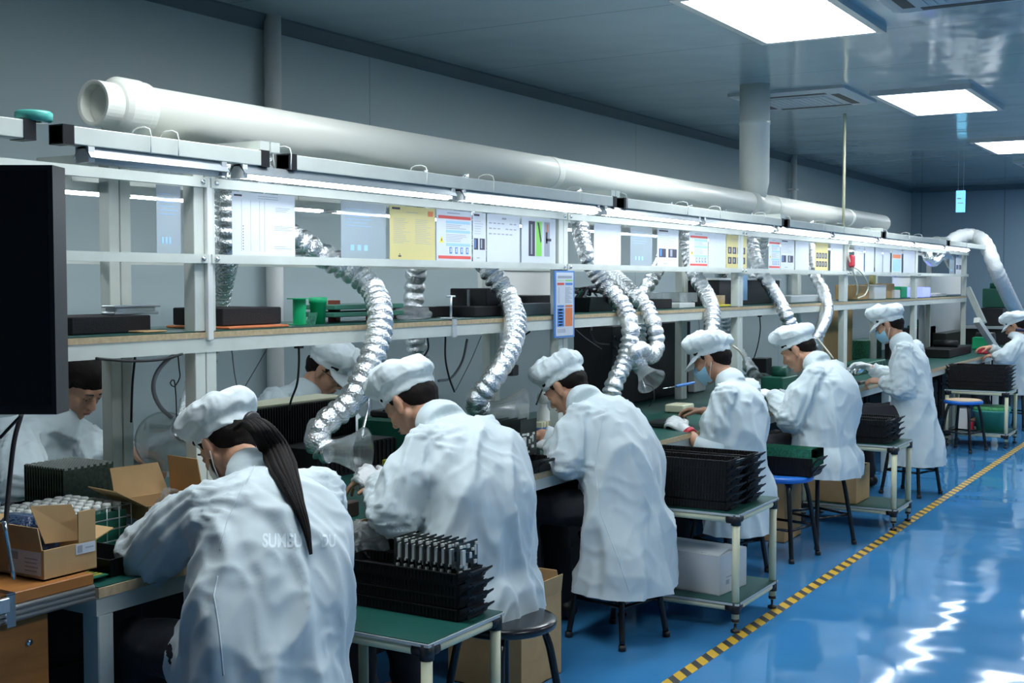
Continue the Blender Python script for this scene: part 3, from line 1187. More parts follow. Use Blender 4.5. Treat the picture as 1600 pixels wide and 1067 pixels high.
W1, P1, C1 = worker('person with a long dark ponytail down the back of a white coat, nearest worker', 412, 2.34, (412, 732), 2.56, (356, 693), 2.66,
                    (-.76, .14, -.62), (-.55, .06, .80), (235, 865, -.22, 268, 815, .12), heading=168, nh=(V((-.7, .6, -.1)), dn, .5),
                    hem=.10, seed=2.3, hb=.04, s=.98, mask='white', voxel=.009, visor=0, torso_back=.0, wide=1.05, dp=1.12, half=.18, thigh=.3)
W2, P2, C2 = worker('person in a white coat with wristwatch and white glove, at a clear hood', 733, 3.36, (702, 646), 3.42, (642, 627), 3.46,
                    (-.80, .05, -.60), (-.52, .0, .85), (618, 798, -.27, 590, 757, -.02), nh=(V((-.55, .1, .25)), V((-.2, .6, -.8)), .75),
                    hem=.44, seed=5.1, hb=.09, watch=0, gloves=('white', ''), voxel=.009, wide=1.08, dp=1.12, hemw=.92, visor=0)
W3, P3, C3 = worker('person bent over in a long white coat whose hem hangs below the stool seat', 966, 4.70, (925, 617), 4.76, (884, 604), 4.82,
                    (-.78, .02, -.62), (-.55, .0, .83), (888, 716, -.25, 864, 698, -.02), nh=(V((-.8, .35, .1)), V((0, .3, -1)), .6),
                    hem=.22, seed=7.7, hb=.07, gloves=('white', ''), wide=1.05, dp=1.12, hemw=1.08, visor=0)
W4, P4, C4 = worker('person in a blue mask with rolled up sleeves and a red cuffed white glove', 1143, 6.08, (1150, 588), 6.12, (1112, 561), 6.14,
                    (-.86, -.10, -.38), (-.36, .0, .93), (1108, 712, -.22, 1070, 670, -.14), far=(1150, 680, .22, 1100, 643, .12),
                    nh=(V((-.8, .3, .35)), V((-.1, .5, -.8)), .45), fh=(V((-.8, -.25, .1)), V((0, -.2, -1)), .8),
                    hem=.22, seed=3.9, hb=.03, mask=True, gloves=('redcuff', ''), sleeve=('short', 'short'), wide=.98, visor=.065)
W5, P5, C5 = worker('heavy set person in a white coat beside a black tray on a stool', 1278, 7.02, (1286, 560), 7.08, (1247, 546), 7.12,
                    (-.84, -.05, -.50), (-.44, .0, .90), (1236, 652, -.26, 1208, 618, -.02), nh=(V((-.8, .2, .15)), V((0, .3, -1)), .5),
                    hem=.40, seed=11.2, hb=.06, gloves=('white', ''), wide=1.12, dp=1.18, visor=0, half=.20)
W6, P6, C6 = worker('upright person in a blue mask and long white coat holding a part', 1424, 9.0, (1416, 528), 9.05, (1389, 508), 9.08,
                    (-.88, -.05, -.36), (-.34, .0, .93), (1411, 606, -.24, 1379, 597, -.16), far=(1400, 600, .20, 1362, 575, .14),
                    nh=(V((-.85, .1, .1)), V((0, .4, -.9)), .7), fh=(V((-.8, -.1, .2)), V((0, -.5, -.8)), .6),
                    hem=.22, seed=13.4, hb=.01, mask=True, gloves=('', 'white'), voxel=.011, visor=.06, hemw=1.1)
W7, P7, C7 = worker('person with crossed navy straps over a white coat, at the right edge of the photo', 1590, 13.6, (1594, 521), 13.6, (1586, 509), 13.62,
                    (-.85, .0, -.45), (-.4, .0, .9), (1570, 560, -.25, 1556, 556, -.05), hem=.36, seed=17.9, hb=.05, voxel=.013, wide=1.1, dp=1.1)
m = MB().use(M_navy)
cs = P7.lerp(C7, .62)
for sy in (-1, 1):
    m.tube([cs + V((.12, -.16 * sy, -.16)), cs + V((.165, -.05 * sy, -.03)), cs + V((.15, .05 * sy, .08)), cs + V((.09, .13 * sy, .18)), cs + V((-.02, .15 * sy, .20))], .016, 8)
m.build('harness', parent=W7)

# the two on the wall side
P8 = at(462, 700, 4.05)
W8 = person('person with glasses working on the wall side behind the black comb rack', P8, at(470, 605, 3.98), at(510, 577, 3.88), (.74, .28, -.60), (.55, .2, .80),
            at(500, 622, 3.94), at(428, 628, 3.95),
            ((at(560, 690, 3.75), at(560, 700, 3.50), V((.9, -.1, 0)), dn, .4), (at(450, 690, 3.72), at(500, 700, 3.45), V((.9, .3, 0)), dn, .4)),
            heading=-25, hem=.3, seed=19.3, hb=.05, glasses=True, visor=.06, wide=1.0)
P9 = at(75, 760, 3.98)
W9 = person('person on the wall side behind the black monitor, head bent down', P9, at(80, 650, 3.93), at(124, 600, 3.83), (.78, .05, -.60), (.55, .0, .83),
            at(135, 690, 3.90), at(30, 690, 3.90),
            ((at(175, 735, 3.72), at(205, 708, 3.52), V((.8, .5, -.1)), dn, .7), (at(40, 770, 3.75), at(110, 760, 3.5), V((.9, .2, 0)), dn, .4)),
            heading=-5, hem=.3, seed=23.1, hb=.05, wide=1.05, visor=.05, cap=False)
# ---------------------------------------------------------------- foil extraction hoses and hoods
def hose(path, label, r=.044, hood=None, m=None, group='flexible foil extraction hoses', pitch=.034, world=False):
    pts = [p if world else at(*p) for p in path]
    t = thing('extraction_hose', label, 'hose', pts[0], group)
    P = smooth_path(pts, pitch / 8)
    # even spacing
    Q = [P[0]]
    acc = 0
    for a, b in zip(P, P[1:]):
        acc += (b - a).length
        if acc >= pitch / 8:
            Q.append(b)
            acc = 0
    fr = frames(Q)
    n = 26
    rings = []
    sd = R.random() * 50
    for i, (p, (x, y)) in enumerate(zip(Q, fr)):
        w = (0, .45, .8, .95, 1, .95, .75, .4)[i % 8]
        rr = []
        for j in range(n):
            a = 2 * pi * j / n
            q = x * cos(a) + y * sin(a)
            base = p + q * r
            c = noise.noise(base * 42 + Vector((sd, 0, 0))) * .0032 + noise.noise(base * 110) * .0016
            rr.append(p + q * (r + (.0135 * (w - .5) * (.75 + .5 * noise.noise(p * 9))) + c))
        rings.append(rr)
    (MB().use(m or M_foil)).loft(rings).build('hose_body', parent=t)
    if hood:
        a, b, r1 = hood
        a, b = (a, b) if isinstance(a, Vector) else (at(*a), at(*b))
        d = (b - a)
        L = d.length
        d.normalize()
        MB().use(M_steel).lathe([(r * .98, -.012), (r * 1.03, -.01), (r * 1.03, .01), (r * .98, .012), (r * .90, .0)], a, d, 28).build('clamp_ring', parent=t)
        k = MB().use(M_cloudy)
        pr = [(r * .92, -.01), (r * .92, L * .25), (r * 1.05, L * .42), (r * 1.05 + (r1 - r) * .45, L * .72), (r1, L * .98), (r1 + .004, L),
              (r1 - .001, L), (r1 - .004, L * .975), (r * 1.0 + (r1 - r) * .45, L * .71), (r * 1.0, L * .41), (r * .88, L * .25), (r * .88, -.01)]
        k.lathe(pr, a, d, 40)
        k.build('clear_hood', parent=t)
    return t


def duct(u, D=3.1):
    return at(u, 300, D).y


# tops sit in the underside of the duct
def top(u_ref, y=None):
    y = at(u_ref, 300, 3.1).y if y is None else y
    return V((-3.1, y, 1.985))


def A(u, v, D):
    return at(u, v, D)


hose([top(352), A(354, 300, 3.12), A(354, 380, 3.16), A(346, 440, 3.30), A(332, 500, 3.40), A(318, 570, 3.40), A(300, 640, 3.28), A(290, 668, 3.2)],
     'foil hose running down behind the nearest post pair', world=True, hood=(A(289, 670, 3.20), A(258, 690, 3.05), .095))
hose([top(400), A(425, 340, 3.12), A(470, 378, 3.10), A(505, 400, 3.06), A(548, 424, 2.99), A(582, 452, 2.90), A(594, 492, 2.80), A(588, 540, 2.76), A(568, 590, 2.76), A(545, 630, 2.78), A(512, 658, 2.82), A(494, 682, 2.84), A(508, 704, 2.80)],
     'crinkled foil hose curving over the shelf to the hood at the white glove', world=True, hood=(A(510, 704, 2.80), A(568, 706, 2.66), .082))
hose([top(652), A(652, 345, 3.2), A(652, 400, 3.36), A(648, 450, 3.42), A(645, 500, 3.42), A(655, 560, 3.42), A(665, 600, 3.4)],
     'foil hose hanging straight down behind the shelf, above a bent capped head', world=True)
hose([top(715), A(735, 370, 3.12), A(762, 420, 3.02), A(793, 462, 2.93), A(805, 500, 2.82), A(797, 545, 2.76), A(772, 590, 2.76), A(745, 625, 2.82), A(750, 640, 2.84)],
     'foil hose bending down in front of the shelf left of the notice post', world=True, hood=(A(752, 640, 2.84), A(815, 646, 2.72), .108))
hose([top(895), A(905, 345, 3.12), A(915, 395, 3.05), A(940, 440, 2.97), A(972, 478, 2.85), A(985, 515, 2.78), A(978, 560, 2.78), A(960, 600, 2.80), A(950, 640, 2.82)],
     'foil hose right of the notice post going down behind the bent long coated worker', world=True)
hose([top(935), A(948, 380, 3.3), A(958, 425, 3.2), A(985, 455, 2.98), A(1008, 478, 2.86), A(1022, 510, 2.78), A(1026, 540, 2.76), A(1016, 556, 2.74), A(1000, 546, 2.72), A(990, 556, 2.74), A(1000, 572, 2.74)],
     'foil hose ending in a curl above a small clear hood', world=True, r=.040, hood=(A(1000, 573, 2.74), A(1018, 596, 2.66), .078))
hose([top(1040), A(1040, 390, 3.34), A(1022, 430, 3.36), A(1005, 460, 3.40), A(1000, 500, 3.42), A(998, 540, 3.42)],
     'foil hose slanting down on the wall side, behind the curled one', world=True)
hose([top(1070), A(1074, 380, 3.12), A(1084, 425, 3.05), A(1104, 460, 2.93), A(1113, 490, 2.82), A(1110, 530, 2.78), A(1106, 570, 2.82)],
     'foil hose coming down onto the cap of the worker with rolled sleeves', world=True)
hose([top(1125), A(1127, 420, 3.36), A(1130, 480, 3.42), A(1140, 525, 3.42), A(1160, 560, 3.3), A(1176, 580, 3.2)],
     'foil hose low on the wall side, between rolled sleeves and heavy set workers', world=True, hood=(A(1176, 582, 3.2), A(1188, 600, 3.1), .09))
hose([top(1165), A(1172, 370, 3.12), A(1184, 415, 3.03), A(1205, 450, 2.92), A(1222, 480, 2.80), A(1236, 510, 2.74), A(1248, 545, 2.8)],
     'straight slanting foil hose ending at the cap of the heavy set worker', world=True)
hose([top(1200), A(1196, 355, 3.25), A(1188, 390, 3.35), A(1180, 420, 3.42), A(1176, 460, 3.44)],
     'short foil hose leaning left behind the yellow photo sheets', world=True)
hose([top(1262), A(1266, 380, 3.12), A(1272, 425, 3.02), A(1286, 455, 2.92), A(1292, 485, 2.82), A(1282, 515, 2.78), A(1268, 540, 2.82)],
     'foil hose bowed to the right, behind the heavy set worker', world=True)
hose([A(1448, 388, 3.0), A(1450, 402, 2.95), A(1460, 408, 2.92), A(1472, 396, 2.90), A(1480, 400, 2.92), A(1488, 414, 2.96)],
     'short silver hose looping between the last rack posts', world=True, r=.05, pitch=.03)
t = thing('white_duct_hose', 'smooth white hose arching over the rack end down to the far right worker', 'hose', A(1485, 380, 2.9))
(MB().use(M_hosew)).tube([A(1480, 382, 3.0), A(1500, 370, 2.9), A(1522, 369, 2.8), A(1540, 382, 2.62), A(1556, 420, 2.50), A(1572, 455, 2.46), A(1590, 490, 2.46), A(1604, 508, 2.5)], .075, 20, step=.02,
                         rf=lambda i, t: .078 + .004 * sin(i * 1.3)).build('hose_body', parent=t)
# ---------------------------------------------------------------- sheets hanging in the racks
def sheet(u0, u1, kind, label, D=2.868, z0=1.585, z1=1.795, name='document_sheet', group='sheets clipped between the rack rails', cat='paper'):
    ya, yb = at(u0, 380, D).y, at(u1, 380, D).y
    x = -D
    base = M_sheet if kind in ('yellow', 'yphoto') else M_sleeve if kind == 'faint' else M_paper
    m = MB().use(base).box((x - .0006, ya, z0), (x, yb, z1))
    w, h = yb - ya, z1 - z0

    def q(a0, a1, b0, b1, mt, lift=.0006):
        m.use(mt).box((x, ya + w * a0, z0 + h * b0), (x + lift, ya + w * a1, z0 + h * b1))
    rr = random.Random(int(u0))

    def lines(a0, a1, b0, b1, n, mt=M_ink, th=.018):
        for i in range(n):
            b = b1 - (b1 - b0) * (i + .5) / n
            q(a0, a0 + (a1 - a0) * (.55 + .45 * rr.random()), b - th / 2, b + th / 2, mt)
    if kind == 'table':
        q(.03, .15, .93, .96, M_dark)
        lines(.40, .75, .90, .97, 2, th=.01)
        for c in (.14, .28, .42, .50):
            q(c, c + .004, .08, .88, M_ink)
        lines(.68, .98, .72, .80, 3, th=.008)
        lines(.66, .98, .42, .50, 3, th=.008)
        lines(.66, .98, .12, .18, 2, th=.008)
        for i in range(9):
            q(.16, .17, .1 + i * .045, .12 + i * .045, M_dark)
    elif kind == 'faint':
        lines(.1, .9, .55, .9, 6, M_lblue, .008)
        for c in (.2, .35, .5):
            q(c, c + .08, .15, .25, M_lblue)
    elif kind == 'yellow':
        q(.05, .22, .93, .97, M_dark)
        lines(.35, .65, .86, .92, 1, th=.012)
        for i, c in enumerate((.08, .55)):
            lines(c, c + .36, .30, .78, 14, M_ink, .006)
        q(.84, .95, .84, .94, M_orange)
        q(.18, .24, .06, .09, M_dark)
        q(.20, .22, .10, .12, M_dark)
    elif kind == 'notice':
        lines(.3, .75, .92, .97, 1, th=.02)
        q(.05, .97, .83, .89, M_red)
        q(.05, .97, .05, .11, M_red)
        for b in (.74, .56, .30):
            q(.27, .95, b, b + .055, M_lblue)
        lines(.27, .93, .63, .73, 3, th=.012)
        lines(.27, .88, .38, .54, 5, th=.01)
        m.use(M_yellow).add([(x + .0007, ya + w * .07, z0 + h * .36), (x + .0007, ya + w * .20, z0 + h * .36), (x + .0007, ya + w * .135, z0 + h * .50)], [(0, 1, 2)])
        m.use(M_dark)
        q(.125, .145, .39, .44, M_dark, .0012)
        for c in (.36, .52, .67, .83):
            q(c, c + .07, .15, .28, M_blue)
            q(c + .02, c + .05, .18, .26, M_paper, .0012)
    elif kind == 'form':
        q(.08, .5, .93, .97, M_dark)
        lines(.1, .9, .55, .85, 6, th=.008)
        q(.08, .40, .25, .48, M_dark)
        q(.12, .20, .28, .46, M_blue, .0012)
        q(.52, .92, .25, .48, M_dark)
        q(.60, .70, .28, .46, M_ink, .0012)
        lines(.3, .6, .05, .12, 1, th=.02)
    elif kind == 'list':
        q(.45, .58, .90, .94, M_ink)
        for b in (.80, .69, .58):
            for c in range(7):
                if rr.random() < .8:
                    q(.06 + c * .125, .06 + c * .125 + .08, b, b + .025, M_ink)
    elif kind == 'photos':
        q(.20, .38, .16, .92, M_dark)
        q(.26, .30, .2, .85, M_ink, .0012)
        q(.41, .58, .16, .92, M_green)
        m.use(M_dark).add([(x + .0012, ya + w * .45, z0 + h * .9), (x + .0012, ya + w * .50, z0 + h * .9), (x + .0012, ya + w * .57, z0 + h * .5), (x + .0012, ya + w * .54, z0 + h * .45)], [(0, 1, 2, 3)])
        q(.66, .82, .16, .92, M_ink)
        q(.70, .75, .45, .70, M_black, .0012)
        q(.73, .76, .7, .88, M_orange, .0012)
        q(.70, .86, .5, .56, M_dark, .0012)
    elif kind == 'yphoto':
        for r_ in range(2):
            for c in range(4):
                q(.08 + c * .22, .25 + c * .22, .14 + r_ * .30, .34 + r_ * .30, M_dark)
                q(.12 + c * .22, .18 + c * .22, .18 + r_ * .30, .30 + r_ * .30, M_ink, .0012)
        lines(.2, .8, .80, .9, 2, th=.01)
    elif kind == 'orangeblue':
        q(.1, .9, .62, .78, M_orange)
        q(.1, .9, .05, .58, M_lblue)
    elif kind == 'blank':
        lines(.1, .9, .1, .9, 8, M_paper, .006)
    o = m.build(name, loc=(x, (ya + yb) / 2, z0))
    return tag(o, label, cat, group)


S = [(245, 283, 'faint', 'pale sheet between the wall side posts and the nearest front posts'),
     (363, 461, 'table', 'large white table sheet, first behind the nearest lit tube lamp'),
     (533, 603, 'faint', 'faint bluish sheet left of the yellow sheet'),
     (609, 680, 'yellow', 'plain yellow sheet with small black text'),
     (682, 737, 'notice', 'warning sheet with red bars and yellow triangle, right of the yellow sheet'),
     (739, 759, 'form', 'narrow sheet with two dark pictures beside the warning sheet'),
     (761, 812, 'list', 'white sheet with three short rows of text'),
     (815, 868, 'photos', 'sheet with grey, bright green and grey picture strips'),
     (928, 970, 'blank', 'blank white sheet right of the notice post'),
     (985, 1019, 'faint', 'pale see through sheet between the blank sheet and the two picture form'),
     (1027, 1060, 'form', 'sheet with two dark pictures in the second bay right of the notice post'),
     (1077, 1106, 'notice', 'warning sheet with red bars next to a blank and a yellow picture sheet'),
     (1107, 1134, 'blank', 'blank sheet between the warning sheet and the yellow picture sheet'),
     (1135, 1167, 'yphoto', 'yellow sheet with eight dark pictures, nearer of the two'),
     (1201, 1219, 'notice', 'small distant warning sheet with red bars'),
     (1220, 1241, 'form', 'distant picture form right of the small warning sheet'),
     (1243, 1264, 'blank', 'distant blank sheet before the bowed foil hose'),
     (1274, 1294, 'yphoto', 'yellow picture sheet, farther of the two'),
     (1298, 1317, 'blank', 'blank sheet just right of the farther yellow picture sheet'),
     (1335, 1350, 'list', 'first pale sheet in the bay above the upright masked worker'),
     (1352, 1366, 'blank', 'second pale sheet in the bay above the upright masked worker'),
     (1368, 1379, 'blank', 'third pale sheet in the bay above the upright masked worker'),
     (1380, 1391, 'blank', 'fourth pale sheet in the bay above the upright masked worker'),
     (1394, 1409, 'orangeblue', 'sheet with an orange and a light blue block'),
     (1412, 1430, 'blank', 'last pale sheet before the second last rack post'),
     (1484, 1492, 'faint', 'nearer small bluish sheet in the last bay'),
     (1494, 1503, 'form', 'farther small sheet in the last bay')]
for a in S:
    sheet(a[0], a[1], a[2], a[3], D=2.88 if a[0] > 300 else 2.88)

# notice on the second post pair
yn0, yn1 = at(869, 440, 2.845).y, at(900, 440, 2.845).y
zt, zb = at(885, 423, 2.845).z, at(885, 527, 2.845).z
t = thing('notice_board', 'narrow upright blue edged notice with red, blue and orange blocks, hung on a post', 'notice', (-2.845, yn0, zb))
x = -2.853
w, h = yn1 - yn0, zt - zb
MB().use(M_blue).box((x - .006, yn0, zb), (x, yn1, zt)).build('border', parent=t)
m = MB().use(M_paper).box((x - .0005, yn0 + w * .07, zb + h * .025), (x + .001, yn1 - w * .07, zt - h * .025)).build('face', parent=t)
m = MB()


def qq(a0, a1, b0, b1, mt):
    m2.use(mt).box((x + .001, yn0 + w * a0, zb + h * b0), (x + .0018, yn0 + w * a1, zb + h * b1))


m2 = MB()
qq(.15, .85, .885, .925, M_ink)
qq(.12, .45, .85, .858, M_green)
qq(.52, .88, .845, .865, M_green)
qq(.12, .46, .785, .82, M_red)
qq(.52, .88, .785, .82, M_blue)
for i in range(11):
    qq(.18, .22, .52 + i * .022, .53 + i * .022, M_ink)
    qq(.52, .86 - (i % 3) * .08, .52 + i * .022, .528 + i * .022, M_ink)
qq(.12, .46, .455, .485, M_blue)
qq(.52, .88, .455, .485, M_orange)
qq(.12, .46, .165, .44, M_blue)
for i in range(6):
    qq(.18, .38, .18 + i * .045, .20 + i * .045, M_lblue)
qq(.52, .88, .165, .44, M_orange)
for i in range(7):
    qq(.14 + .06 * i, .16 + .06 * i, .07, .13, M_ink)
m2.build('print', parent=t)
# ---------------------------------------------------------------- stools
def stool(x, y, label, seat=M_blackm, rim=None, rot=.3, z=.45, r=.165):
    t = thing('stool', label, 'stool', (x, y, 0), 'round stools with four black legs')
    m = MB().use(rim or seat)
    m.lathe([(r - .01, -.03), (r, -.026), (r + .002, -.008), (r - .004, .0)] if rim else [(r - .012, -.03), (r, -.024), (r + .004, -.01), (r, -.001), (r - .02, .002), (.05, -.002)], (x, y, z), n=44)
    if rim:
        m.use(seat).lathe([(r - .012, -.002), (r - .008, .004), (r - .02, .008), (.02, .008)], (x, y, z), n=44)
    m.build('seat', parent=t)
    tips = []
    for k in range(4):
        a = rot + k * pi / 2
        d = V((cos(a), sin(a), 0))
        c = V((x, y, 0))
        MB().use(M_blackm).tube([c + d * .05 + V((0, 0, z - .034)), c + d * .115 + V((0, 0, z - .04)), c + d * .145 + V((0, 0, z - .09)), c + d * .205 + V((0, 0, .02))], .0125, 12).build('leg', parent=t)
        MB().use(M_black).cyl(c + d * .206 + V((0, 0, .024)), c + d * .208, .016, n=12).build('foot_cap', parent=t)
        tips.append(c + d * .178 + V((0, 0, .17)))
    for k in range(4):
        MB().use(M_blackm).cyl(tips[k], tips[(k + 1) % 4], .008, n=8).build('rung', parent=t)
    return t


stool(-2.02, 3.30, 'black round stool under the worker with the wristwatch', rot=.5)
stool(P1.x, P1.y, 'blue round stool under the worker with the ponytail', seat=M_bluep, rot=.4)
stool(P3.x, P3.y, 'black round stool under the hem of the long white coat', rot=.55)
stool(P4.x - .02, P4.y, 'black round stool under the worker with rolled sleeves', rot=.4)
stool(-2.24, 6.58, 'blue topped stool carrying the black tray of green boards', seat=M_bluep, rot=.6, r=.17)
stool(P5.x, P5.y, 'blue topped stool under the heavy set worker', seat=M_bluep, rot=.3)
stool(P6.x - .0, P6.y, 'dark round stool under the upright masked worker', rot=.5)
stool(-2.27, 11.55, 'empty stool with pale wooden top and blue rim', seat=M_lwood, rim=M_bluep, rot=.5)
stool(P7.x, P7.y, 'dark stool under the worker with navy straps', rot=.4)


# ---------------------------------------------------------------- pipe carts
def cart(x0, x1, y0, y1, label, z=.515, lower=.12, mats=M_mat):
    t = thing('pipe_cart', label, 'cart', ((x0 + x1) / 2, (y0 + y1) / 2, 0), 'cream pipe carts beside the workers')
    rp = .0165
    for x in (x0 + rp, x1 - rp):
        for y in (y0 + rp, y1 - rp):
            MB().use(M_cream).cyl((x, y, .045), (x, y, z - .02), rp, n=14).build('post', parent=t)
            MB().use(M_black).lathe([(.004, 0), (.02, .002), (.02, .012), (.006, .016), (.006, .045), (.017, .047), (.017, .06)], (x, y, 0), n=14).build('foot', parent=t)
            for zz in (z - .03, lower - .015):
                m = MB().use(M_black).cyl((x, y, zz - .022), (x, y, zz + .024), .0215, n=14)
                sx = 1 if x == x0 + rp else -1
                sy = 1 if y == y0 + rp else -1
                m.cyl((x, y, zz + .004), (x + sx * .04, y, zz + .004), .0205, n=12)
                m.cyl((x, y, zz + .004), (x, y + sy * .04, zz + .004), .0205, n=12)
                m.build('joint', parent=t)
    for zz in (z - .026, lower - .011):
        for y in (y0 + rp, y1 - rp):
            MB().use(M_cream).cyl((x0 + rp, y, zz), (x1 - rp, y, zz), rp, n=12).build('rail', parent=t)
        for x in (x0 + rp, x1 - rp):
            MB().use(M_cream).cyl((x, y0 + rp, zz), (x, y1 - rp, zz), rp, n=12).build('rail', parent=t)
    for zz, nm in ((z, 'top_shelf'), (lower + .012, 'lower_shelf')):
        MB().use(M_lgrey).box((x0 - .004, y0 - .004, zz - .012), (x1 + .004, y1 + .004, zz - .003)).use(mats).box((x0, y0, zz - .003), (x1, y1, zz)).build(nm, parent=t)
    return t


cart(-2.46, -1.93, 2.76, 3.15, 'cream pipe cart with green top nearest the camera, carrying trays and upright boards')
cart(-2.46, -1.89, 5.00, 5.50, 'cream pipe cart with a white carton on its lower shelf')
cart(-2.46, -1.87, 7.58, 7.97, 'cream pipe cart with a brown carton, before the upright masked worker')
cart(-2.50, -1.95, 11.88, 12.38, 'farthest cream pipe cart, holding a teal bin')


# ---------------------------------------------------------------- black slotted trays
def make_tray(L, Wd, H, wing=.038, slots=34):
    m = MB().use(M_tray)
    m.box((0, 0, 0), (L, Wd, .004))
    for y in (0, Wd - .004):
        m.box((0, y, 0), (L, y + .004, H))
        m.box((0, y - (.004 if y == 0 else -.004), H - .004), (L, y + .004 + (.004 if y else 0), H))
    for i in range(slots):
        x = L * (i + .5) / slots
        m.box((x - .002, -.0035, .004), (x + .002, 0, H - .002))
        m.box((x - .002, .004, .004), (x + .002, .010, H - .002))
        m.box((x - .002, Wd - .010, .004), (x + .002, Wd - .004, H - .002))
    for s, x in ((-1, 0), (1, L)):
        prof = [(x, .004), (x + s * .010, .006), (x + s * .016, H * .5), (x + s * wing, H * .98), (x + s * wing, H * .98 + .006), (x + s * .012, H * .5 + .008), (x, .014)]
        for ya_, yb_ in ((.002, Wd * .2), (Wd * .8, Wd - .002)):
            m.loft([[(px, yy, pz) for px, pz in prof] for yy in (ya_, yb_)], smooth=False)
        m.box((x + s * (wing - .012), Wd * .2, H * .86), (x + s * wing, Wd * .8, H * .98 + .004))
        m.box((x, Wd * .2, .004), (x + s * .014, Wd * .8, H * .55))
        m.loft([[(x + s * .003, yy, .004), (x + s * .003, yy, H), (x, yy, H), (x, yy, .004)] for yy in (.004, Wd - .004)], smooth=False)
    return m


def tray_stack(x, y, z, L, Wd, H, n, where, group, jit=.004, rz=0):
    """n nested trays; the first is built, the others are copies"""
    first = None
    out = []
    words = ['bottom', 'second from the bottom', 'third from the bottom', 'fourth from the bottom', 'fifth from the bottom', 'sixth from the bottom', 'seventh from the bottom']
    rr = random.Random(int(x * 100 + y * 1000))
    for k in range(n):
        lab = 'black tray, %s, %s' % ('topmost of its stack' if k == n - 1 and n > 1 else words[k], where)
        if first is None:
            o = make_tray(L, Wd, H).build('slotted_tray', loc=(0, 0, 0))
            tag(o, lab, 'tray', group)
            first = o
        else:
            o = first.copy()
            SC.collection.objects.link(o)
            o['label'] = lab
        o.location = (x + rr.uniform(-jit, jit), y + rr.uniform(-jit, jit), z + k * H + .0005)
        o.rotation_euler = (0, 0, rz + rr.uniform(-.008, .008))
        out.append(o)
    return out


tray_stack(-2.41, 2.98, .515, .43, .14, .035, 4, 'on the nearest cart', 'black trays on the nearest cart')
tray_stack(-2.43, 5.04, .515, .47, .15, .036, 6, 'near row on the cart with the white carton', 'black trays in the near row of the second cart')
tray_stack(-2.42, 5.25, .515, .47, .15, .036, 6, 'far row on the cart with the white carton', 'black trays in the far row of the second cart')
tray_stack(-2.43, 7.62, .515, .48, .15, .036, 4, 'near row on the cart with the brown carton', 'black trays in the near row of the third cart')
tray_stack(-2.43, 7.80, .515, .48, .15, .036, 4, 'far row on the cart with the brown carton', 'black trays in the far row of the third cart')
tray_stack(-2.47, 11.92, .515, .48, .36, .036, 6, 'on the farthest cart', 'black trays on the farthest cart')
bt = tray_stack(-2.46, 6.52, .452, .40, .17, .05, 2, 'on the blue topped stool', 'black trays on the blue stool')
# green boards packed in the tray on the stool
for k in range(9):
    o = MB().use(M_pcb).box((-2.06, 6.53 + k * .017, .558), (-2.035, 6.533 + k * .017, .60)).box((-2.44, 6.53 + k * .017, .510), (-2.035, 6.5325 + k * .017, .600))
    tag(o.build('circuit_board'), 'green circuit board packed on edge in the tray on the blue stool', 'circuit board', 'green boards in the tray on the blue stool')


# ---------------------------------------------------------------- upright black boards with white parts
def upright_board(x, y, z, w=.11, h=.10, label='', group='', seed=1):
    rr = random.Random(4)
    m = MB().use(M_pcbblk).box((x - .0008, y, z), (x + .0008, y + w, z + h))
    b = m.build('circuit_board', loc=(x, y + w / 2, z))
    tag(b, label, 'circuit board', group)
    c = MB().use(M_comp)
    c.box((x + .001, y + .016, z + .036), (x + .010, y + .032, z + .08))
    for (cy, cz, sy, sz) in ((.008, .012, .008, .006), (.03, .02, .012, .010), (.012, .086, .008, .006), (.05, .082, .008, .008), (.06, .05, .008, .012), (.085, .03, .010, .008),
                             (.04, .03, .006, .006), (.075, .07, .008, .006), (.095, .085, .008, .006), (.05, .012, .01, .006), (.012, .03, .006, .005), (.032, .086, .005, .005), (.09, .055, .005, .02)):
        if cz * 1 + sz < h and cy + sy < w:
            c.box((x + .001, y + cy, z + cz), (x + .006, y + cy + sy * 1.5, z + cz + sz * 1.4))
    c.build('components', parent=b)
    k = MB().use(M_pcbblk)
    k.box((x + .001, y + .04, z + .055), (x + .008, y + .052, z + .07))
    k.build('chip', parent=b)
    MB().use(M_pcbblk).box((x + .001, y + .066, z + .02), (x + .005, y + .08, z + .035)).build('chip', parent=b)
    return b


nb_ = None
for k in range(9):
    if nb_ is None:
        nb_ = upright_board(-2.215, 2.992, .637, label='black circuit board standing upright in the top tray of the nearest cart', group='upright boards on the nearest cart')
    else:
        dup(nb_, (k * .0265 + (.012 if k == 8 else 0), R.uniform(-.002, .002), 0))

